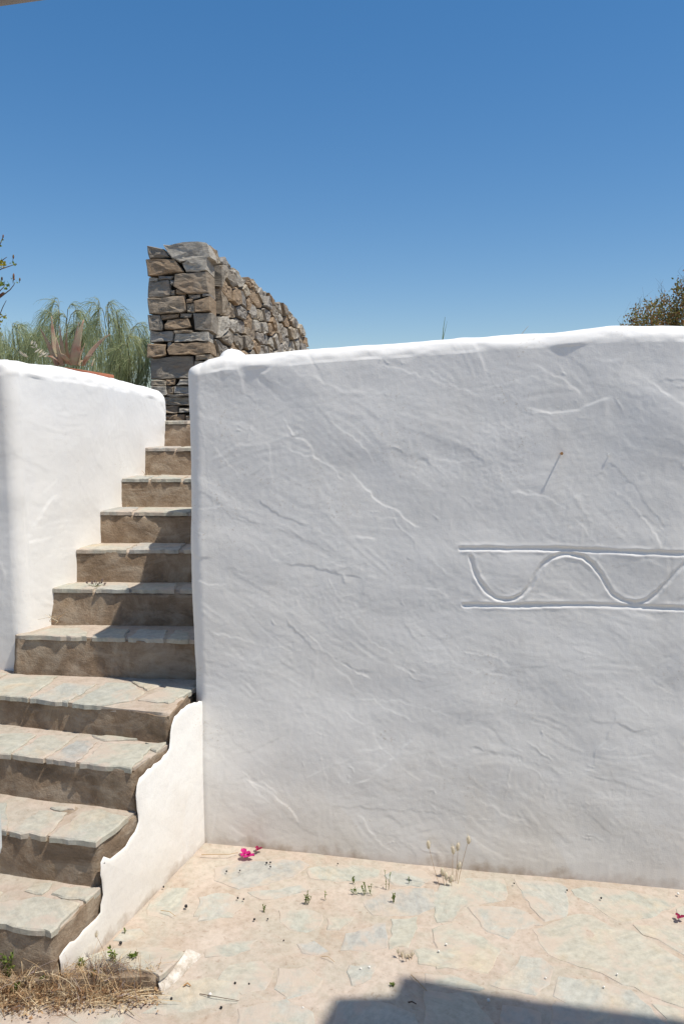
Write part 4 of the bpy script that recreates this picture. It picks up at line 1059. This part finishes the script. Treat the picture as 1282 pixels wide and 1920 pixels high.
def bract(px, py, size, mat, lab):
    c = at_g(px, py); t = empty('fallen_bract', (c.x, c.y, gz(c.x) + 0.006), lab, 'petal', 'fallen bracts on the patio')
    for k in range(3):
        a = k * 2.1 + random.uniform(-0.3, 0.3); V = []; Fc = []; n = 7
        for i in range(n):
            for j in range(n):
                u, v = i / (n - 1), (j / (n - 1) - 0.5)
                w = math.sin(math.pi * min(0.98, u * 0.85 + 0.08)) * size
                x = u * size * 1.15; y = v * w; z = size * (0.55 * u * (1 - 0.5 * u) + 0.5 * abs(v)) + random.uniform(-1, 1) * size * 0.07
                V.append((c.x + x * math.cos(a) - y * math.sin(a), c.y + x * math.sin(a) + y * math.cos(a), gz(c.x) + 0.008 + z))
        for i in range(n - 1):
            for j in range(n - 1): k0 = i * n + j; Fc.append((k0, k0 + 1, k0 + n + 1, k0 + n))
        mesh_obj('petal', V, Fc, mat, t, True)
bract(458, 1606, 0.024, M_MAG, 'bright magenta fallen bract, larger of the pair at the wall foot')
bract(466, 1610, 0.021, M_MAG, 'second magenta bract touching the larger one at the wall foot')
bract(484, 1597, 0.015, M_MAG2, 'small withered dark pink bract close against the wall foot')
bract(1273, 1725, 0.016, M_MAG2, 'crimson bract at the right edge of the patio')

def lump(name, px, py, r, mat, lab, cat, group):
    c = at_g(px, py); s = Strands()
    s.blob(Vector((c.x, c.y, gz(c.x) + r * 0.7 + 0.004)), r, r * 0.85, rv(1), 0.5, 8, 6, 0.12)
    tag(s.build(name, mat), lab, cat, group)
BERRY = [(500, 1621, .0044, 'leftmost black berry of the trio right of the magenta bracts'), (507, 1620, .0040, 'upper right black berry of the trio right of the magenta bracts'), (507, 1628, .0036, 'lowest black berry of the trio right of the magenta bracts'),
         (425, 1637, .0040, 'black berry below and left of the magenta bracts'), (450, 1635, .0034, 'black berry straight below the magenta bracts'),
         (446, 1687, .0042, 'left berry of the pair left of the spiky green weed'), (457, 1689, .0036, 'right berry of the pair left of the spiky green weed'),
         (477, 1727, .0042, 'black berry below the tiny green blade'), (502, 1726, .0032, 'black speck right of the berry below the tiny green blade'),
         (441, 1847, .0042, 'larger black berry right of the low white edge'), (467, 1848, .0032, 'small black berry second to the right of the low white edge'),
         (415, 1893, .0042, 'black berry near the bottom border, below the thin dark twig'), (349, 1703, .0062, 'largest black berry, alone in the mortar right of the stairs'),
         (227, 1772, .0055, 'black berry at the foot of the white stair side, above the dry weeds'), (307, 1666, .0038, 'black berry beside the white stair side, nearest the wall'),
         (322, 1876, .0040, 'black berry below the tip of the low white edge'), (532, 1766, .0026, 'single black speck in the middle left of the patio'),
         (633, 1622, .0030, 'black speck at the wall foot right of the bracts'), (963, 1659, .0034, 'black speck at the wall foot right of the hare\'s-tail grass'),
         (1062, 1672, .0036, 'black speck on the joint right of the pointed flagstone'), (1126, 1687, .0042, 'black berry on the flagstone nearest the wall at right')]
for px, py, r, lab in BERRY: lump('dark_berry', px, py, r, M_BLACK, lab, 'berry', 'black berries on the patio')
PEB = [(394, 1870, .0065, 'white chip at the end of the thin dark twig, lower left'), (676, 1820, .0040, 'left white pebble of the pair above the shadow'), (692, 1817, .0038, 'right white pebble of the pair above the shadow'),
       (836, 1774, .0038, 'white pebble right of the short grass tuft'), (822, 1787, .0040, 'white pebble just above the shadow edge, right of the grass tuft'), (1131, 1854, .0036, 'white pebble just above the shadow at right'),
       (1156, 1830, .0034, 'white pebble on the long joint at right'), (1022, 1837, .0034, 'white pebble above the shadow, centre right'), (915, 1880, .0060, 'white chip lying in the shadow'), (1270, 1679, .0050, 'white chip at the wall foot by the right border'), (568, 1893, .0036, 'white pebble left of the shadow at the bottom')]
for px, py, r, lab in PEB: lump('pebble', px, py, r, M_PEB, lab, 'pebble', 'white pebbles on the patio')

def twig(pts, w, mat, lab, rr=0.4):
    s = Strands(); P = [at_g(*q) for q in pts]
    P = [Vector((p.x, p.y, gz(p.x) + 0.008 + (0.006 if 0 < i < len(P) - 1 else 0))) for i, p in enumerate(P)]
    s.tube(P, w, w * 0.6, rr, 5); tag(s.build('twig', mat), lab, 'twig', 'twigs and straws on the patio')
twig([(378, 1606), (405, 1608), (430, 1608), (446, 1602)], 0.0018, M_STRAW, 'curved dry straw beside the magenta bracts', 0.5)
twig([(770, 1832), (783, 1848), (800, 1863)], 0.0016, M_STRAW, 'long straw lying across the edge of the shadow')
twig([(765, 1884), (772, 1886), (780, 1887)], 0.0026, M_BARK, 'short dark stick lying in the patio shadow')
twig([(375, 1868), (400, 1876), (448, 1881)], 0.0013, M_BARK, 'thin dark twig near the low white edge')
twig([(302, 1711), (318, 1716), (330, 1722)], 0.0014, M_STRAW, 'short straw in the middle of the sandy mortar', 0.5)
twig([(602, 1797), (615, 1801), (627, 1808)], 0.0013, M_STRAW, 'thin straw left of the patio shadow corner', 0.5)
twig([(222, 1870), (245, 1888), (238, 1900), (252, 1910)], 0.0016, M_BARK, 'crooked dark twig in front of the dry weeds')
twig([(10, 1905), (28, 1897), (40, 1893)], 0.002, M_BARK, 'dark twig at the lower left corner')
twig([(345, 1853), (352, 1851), (358, 1853)], 0.003, M_RUST, 'small brown curled leaf below the low white edge')

# hare's-tail grass
def hares(base_px, heads, lab, hl=0.013):
    b = at_g(*base_px); t = empty('hares_tail_grass', (b.x, b.y, gz(b.x)), lab, 'grass')
    for (hx, hy, bx, by) in heads:
        p0 = at_g(bx, by); d = p0.y + random.uniform(-0.01, 0.02); h = at_d(hx, hy, d)
        s = Strands(); s.tube(bez(p0 + Vector((0, 0, -0.005)), p0.lerp(h, 0.5) + Vector((random.uniform(-.006, .006), 0, 0)), h, 7), 0.0009, 0.0007, 0.3, 4); st = s.build('stem', M_STRAW, t)
        f = Strands(); ax = Vector((random.uniform(-0.2, 0.3), 0, 1)).normalized(); f.blob(h, hl * 0.42, hl, ax, 0.5, 8, 7, 0.1)
        for k in range(70):
            dv = rv(1).normalized(); p = h + dv * hl * 0.4 + ax * dv.dot(ax) * hl * 0.55; f.ribbon([p, p + dv * 0.003 + ax * 0.0035, p + dv * 0.004 + ax * 0.008], 0.0007, 0.0003)
        f.build('seed_head', M_PALE, t)
hares((848, 1655), [(849, 1594, 849, 1652), (858, 1588, 853, 1650), (878, 1575, 858, 1655), (860, 1624, 856, 1650), (829, 1635, 834, 1660), (836, 1643, 838, 1660), (803, 1584, 823, 1657), (845, 1648, 846, 1660)], 'tall hare\'s-tail grass with fluffy cream heads at the wall foot', 0.017)
hares((765, 1800), [(746, 1784, 751, 1800), (753, 1790, 757, 1802), (772, 1790, 770, 1800), (760, 1793, 763, 1803), (766, 1792, 766, 1802)], 'short tuft of cream grass heads near the patio shadow', 0.008)

# green weeds
def weed(px, py, hpx, n, lab, w=14, parent_z=None):
    b = at_g(px, py) if parent_z is None else at_z(px, py, parent_z)
    z0 = gz(b.x) if parent_z is None else parent_z
    t = empty('green_weed', (b.x, b.y, z0), lab, 'weed', 'green weeds sprouting on the patio'); st, lfv = Strands(), Strands()
    for k in range(n):
        x0 = px + random.uniform(-w, w) * 0.5; h = hpx * random.uniform(0.45, 1.0)
        p0 = Vector((at_d(x0, py, b.y).x, b.y + random.uniform(-0.01, 0.01), z0 - 0.003)); tp = at_d(x0 + random.uniform(-w, w) * 0.5, py - h, b.y)
        cv = bez(p0, p0.lerp(tp, 0.5) + rv(0.003), tp, 6); st.tube(cv, 0.0010, 0.0006, 0.4, 4)
        for j in range(10):
            i = random.uniform(1, 4.99); p = cv[int(i)].lerp(cv[int(i) + 1], i % 1); lfv.leaf(p, Vector((random.uniform(-1, 1), random.uniform(-1, 1), random.uniform(0.1, 1))), random.uniform(0.004, 0.009), 0.0032)
    st.build('stems', M_GREEN, t); lfv.build('leaves', M_GREEN, t)
weed(690, 1676, 24, 6, 'leafy green weed in the joint near the middle of the patio')
weed(574, 1694, 26, 7, 'spiky green weed left of the middle of the patio')
weed(739, 1692, 18, 4, 'small green sprig right of the leafy weed', 6)
weed(497, 1708, 12, 3, 'tiny green blade below the black berries', 5)
weed(725, 1665, 48, 2, 'tall thin green stalk leaning against the wall foot', 8)
weed(665, 1655, 14, 3, 'faint green sprig close to the wall', 10)
weed(667, 1675, 12, 3, 'low green sprig left of the leafy weed', 10)
weed(612, 1686, 22, 1, 'single thin green blade between two weeds', 6)
weed(768, 1657, 14, 1, 'single green blade near the hare\'s-tail grass', 5)
weed(734, 1850, 8, 4, 'tiny dark green weed at the corner of the shadow', 8)
weed(233, 1750, 14, 2, 'thin green blade beside the white foot of the stairs', 5)

# plant growing in the tread
b = at_z(178, 1101, ZT[6]); t = empty('small_succulent', (b.x, b.y, ZT[6]), 'small purple-green plant growing on a stair tread', 'plant')
st, lfv = Strands(), Strands()
for (tx, ty) in [(166, 1096), (170, 1099), (190, 1090), (194, 1096), (187, 1095), (180, 1094), (174, 1094), (184, 1098)]:
    tp = at_d(tx, ty, b.y + random.uniform(-0.02, 0.02)); p0 = Vector((b.x, b.y, ZT[6])); st.tube(bez(p0, p0.lerp(tp, 0.6), tp, 4), 0.0012, 0.0008, 0.3, 4)
    for k in range(4): lfv.leaf(tp + rv(0.003), (tp - p0) + rv(0.012) + Vector((0, 0, 0.012)), 0.014, 0.007, random.random())
st.ribbon(bez(Vector((b.x, b.y, ZT[6])), at_d(183, 1085, b.y), at_d(188, 1075, b.y), 5), 0.0016, 0.001, 0.8)
st.build('stems', M_GREEN, t); lfv.build('leaves', M_PURP, t)
# dry litter in the tread corners
lit = Strands()
for (px, py, k) in [(147, 1083, 6), (105, 1163, 7), (190, 1013, 7), (232, 949, 7), (272, 893, 9), (100, 1168, 8)]:
    for i in range(10):
        p = at_z(px + random.uniform(-4, 9), py + random.uniform(-3, 4), ZT[min(k, 10)] if k != 7 else {1083: ZT[6], 1163: ZT[5], 1013: ZT[7], 949: ZT[8]}.get(py, ZT[5]))
        if py == 893: p = at_z(px + random.uniform(-4, 9), py + random.uniform(-3, 3), ZT[9])
        lit.ribbon([p, p + rv(0.008) + Vector((0, 0, 0.01)), p + rv(0.014) + Vector((0, 0, 0.012))], 0.002, 0.001)
tag(lit.build('dry_litter', M_STRAW), 'dry plant litter gathered in the inner corners of the treads', kind='stuff')

# dry weeds at the foot of the stairs
dry = Strands()
def gpt(px, py, dz=0.0):
    p = at_g(px, py); return Vector((p.x, p.y, max(gz(p.x), 0) + dz))
for i in range(4000):
    px = random.uniform(-120, 292)
    ymid = 1866 - 0.07 * max(0, px - 60); spread = 26 if px < 230 else 15
    py = ymid + random.gauss(0, spread * 0.55)
    if px > 250 and py > 1858: continue
    cl = float(vn(px * 0.045, py * 0.07, 61)) + 0.5
    if random.random() > 0.25 + cl: continue
    hgt = (0.015 + 0.075 * cl) * (1 - min(1, abs(py - ymid) / 55)) * (1.0 if px < 230 else 0.6)
    p = gpt(px, py, random.random() ** 1.4 * hgt)
    L = random.uniform(0.010, 0.05); d = Vector((random.gauss(0, 1), random.gauss(0, 0.8), random.gauss(0.35, 0.8))).normalized() * L
    dry.ribbon([p, p + d * 0.35 + rv(L * 0.3), p + d * 0.7 + rv(L * 0.3), p + d + rv(L * 0.45)], random.choice([0.0012, 0.002, 0.0034, 0.005]), 0.0008, min(1, max(0, cl * 0.9 - 0.1 + random.gauss(0, 0.3))))
for i in range(170):
    px = random.uniform(-80, 270); p = gpt(px, 1868 + random.gauss(0, 12)); h = random.uniform(0.05, 0.13)
    dry.ribbon(bez(p, p + Vector((random.gauss(0, 0.02), random.gauss(0, 0.02), h * 0.6)), p + Vector((random.gauss(0, 0.05), random.gauss(0, 0.03), h)), 6), 0.0018, 0.0008)
for i in range(60):
    px = random.uniform(20, 250); p = gpt(px, 1880 + random.gauss(0, 8), 0.006); L = random.uniform(0.06, 0.16); a = random.gauss(0.15, 0.3)
    dry.ribbon([p, p + Vector((math.cos(a) * L / 2, math.sin(a) * L / 2, 0.012)), p + Vector((math.cos(a) * L, math.sin(a) * L, 0.004))], 0.003, 0.0014, random.uniform(0.5, 0.85))
for i in range(1500):   # crumbs of dead leaves
    px = random.uniform(-100, 300); p = gpt(px, 1880 - 0.05 * max(0, px - 60) + random.gauss(0, 14), random.random() * 0.02); dry.leaf(p, rv(1), random.uniform(0.006, 0.014), random.uniform(0.004, 0.008), random.random())
tag(dry.build('dry_weeds', M_STRAW, None, False), 'tangled dry straw-coloured weeds at the foot of the stairs', kind='stuff')
for (px, py, hpx, lab) in [(198, 1846, 66, 'purple-grey bristly dry tuft among the weeds'), (266, 1846, 32, 'small dark bristly tuft at the right end of the weeds')]:
    s = Strands(); b = gpt(px - 20, py)
    for i in range(260):
        h = hpx * random.uniform(0.5, 1); tp = at_d(px + random.uniform(-0.9, 1.1) * hpx * 0.7, py - h * random.uniform(0.5, 1), b.y + random.uniform(-0.03, 0.03)); p = b + rv(0.008)
        s.ribbon(bez(p, p.lerp(tp, 0.5) + Vector((0.004, 0, 0.02)), tp, 5), 0.0014, 0.0006)
    tag(s.build('bristle_tuft', M_PURP, None, False), lab, 'weed')
def sprig(px, py, hpx, w, n, lab):
    b = gpt(px, py); t = empty('green_sprig', b, lab, 'weed', 'green sprigs among the dry weeds'); st, l_ = Strands(), Strands()
    for k in range(n):
        tp = at_d(px + random.uniform(-w, w), py - hpx * random.uniform(0.6, 1), b.y + random.uniform(-.02, .02)); cv = bez(b, b.lerp(tp, 0.5) + rv(0.006), tp, 7); st.tube(cv, 0.0012, 0.0007, 0.5, 4)
        for j in range(16):
            i = random.uniform(2, 5.99); p = cv[int(i)].lerp(cv[int(i) + 1], i % 1); l_.leaf(p, rv(1) + Vector((0, 0, 0.5)), random.uniform(0.008, 0.017), 0.006)
    st.build('stems', M_GREEN, t); l_.build('leaves', M_GREEN, t)
sprig(15, 1850, 70, 14, 5, 'tall green sprig at the far left of the dry weeds')
sprig(52, 1855, 20, 8, 2, 'stubby green sprig near the far left of the weeds')
sprig(108, 1848, 30, 10, 4, 'green sprig in the middle of the dry weeds')
sprig(150, 1825, 28, 4, 2, 'narrow bright green sprig beside the white stair foot')
sprig(216, 1825, 54, 10, 4, 'airy green sprig rising from the purple tuft')
sprig(232, 1830, 22, 8, 3, 'yellow-green leaves right of the purple tuft')
sprig(250, 1812, 30, 8, 3, 'green seedy stalk near the right end of the weeds')
sprig(78, 1850, 26, 10, 3, 'low green sprig left of the middle sprig in the weeds')
sprig(180, 1850, 30, 9, 3, 'green sprig on the left side of the purple tuft')
sprig(30, 1868, 24, 16, 4, 'spreading green leaves low in the left of the weeds')
hares((190, 1800), [(181, 1754, 208, 1812), (145, 1791, 150, 1812)], 'two brown seed heads on thin stalks by the white stair foot', 0.007)

# ------------------------------------------------------------------ house behind the camera: its roof edge shades the near patio
HZ = 4.0
off = Vector((SUN.x / SUN.z, SUN.y / SUN.z)) * (HZ + 0.15)
sh = [at_z(*q, -0.03) for q in [(600, 1922), (625, 1876), (735, 1868), (752, 1829), (850, 1845), (1000, 1868), (1282, 1893)]]
ro = [Vector((p.x, p.y)) + off for p in sh]
ro = [Vector((ro[0].x - 0.25, 0.75))] + ro + [Vector((3.05, ro[-1].y - 0.05)), Vector((3.05, 0.6))]
house = empty('house', (0, -3, 0), 'white house with flat grey roofs behind the viewer, roof corner at the top left', 'house')
def prism(name, poly, z0, z1, mat, parent):
    n = len(poly); V = [(p.x, p.y, z0) for p in poly] + [(p.x, p.y, z1) for p in poly]
    Fc = [tuple(range(n - 1, -1, -1)), tuple(range(n, 2 * n))] + [(i, (i + 1) % n, n + (i + 1) % n, n + i) for i in range(n)]
    return mesh_obj(name, V, Fc, mat, parent)
prism('roof', ro, HZ - 0.03, HZ + 0.12, M_ROOF, house)
ca, cb = at_z(0, 12, 3.0), at_z(85, 0, 3.0); dd = Vector((cb.x - ca.x, cb.y - ca.y)).normalized(); c0 = Vector((ca.x, ca.y))
prism('canopy', [c0 - dd * 2.2, c0 + dd * 0.5, Vector(((c0 + dd * 0.5).x, 2.05)), Vector(((c0 - dd * 2.2).x, 2.05))], 3.0, 3.14, M_ROOF, house)
bx = lambda x0, x1, y0, y1: [Vector((x0, y0)), Vector((x1, y0)), Vector((x1, y1)), Vector((x0, y1))]
prism('roof_beam', bx(-2.95, -2.8, -3.0, 2.4), 2.86, 2.999, M_ROOF, house)
prism('roof_beam', bx(2.8, 2.95, -3.0, 1.25), HZ - 0.17, HZ - 0.031, M_ROOF, house)
prism('back_wall', bx(-4, 5.5, -3.3, -3.01), -0.2, 4.2, M_PLASTER2, house)
prism('column', bx(2.73, 3.0, 0.9, 1.17), -0.3, HZ - 0.171, M_PLASTER2, house)
prism('column', bx(-3.03, -2.73, 1.4, 1.7), -0.1, 2.859, M_PLASTER2, house)

# chair whose back just shows at the left border
cpt = at_d(0, 1545, 1.55); xr_ = cpt.x + 0.0035
ch = empty('garden_chair', (xr_ - 0.25, 1.5, gz(-1)), 'pale grey garden chair, only its rounded back edge in view at the left border', 'chair')
zt1, zb1 = at_d(0, 1479, 1.55).z, at_d(0, 1613, 1.55).z
V = []; nseg = 24
for side in (-0.022, 0):
    for i in range(nseg):
        th = 2 * math.pi * i / nseg; c_, s_ = math.cos(th), math.sin(th)
        V.append((xr_ - 0.24 + 0.24 * math.copysign(abs(c_) ** 0.15, c_), 1.55 + side, (zt1 + zb1) / 2 + (zt1 - zb1) / 2 * math.copysign(abs(s_) ** 0.35, s_)))
mesh_obj('backrest', V, [tuple(range(nseg - 1, -1, -1)), tuple(range(nseg, 2 * nseg))] + [(i, (i + 1) % nseg, nseg + (i + 1) % nseg, nseg + i) for i in range(nseg)], M_CHAIR, ch)
prism('seat', bx(xr_ - 0.46, xr_ - 0.07, 1.10, 1.495), 0.43, 0.455, M_CHAIR, ch)
for lx in (xr_ - 0.45, xr_ - 0.10):
    prism('leg', bx(lx, lx + 0.025, 1.50, 1.527), gz(lx), zb1 + 0.05, M_CHAIR, ch)
    prism('leg', bx(lx, lx + 0.025, 1.11, 1.135), gz(lx), 0.429, M_CHAIR, ch)
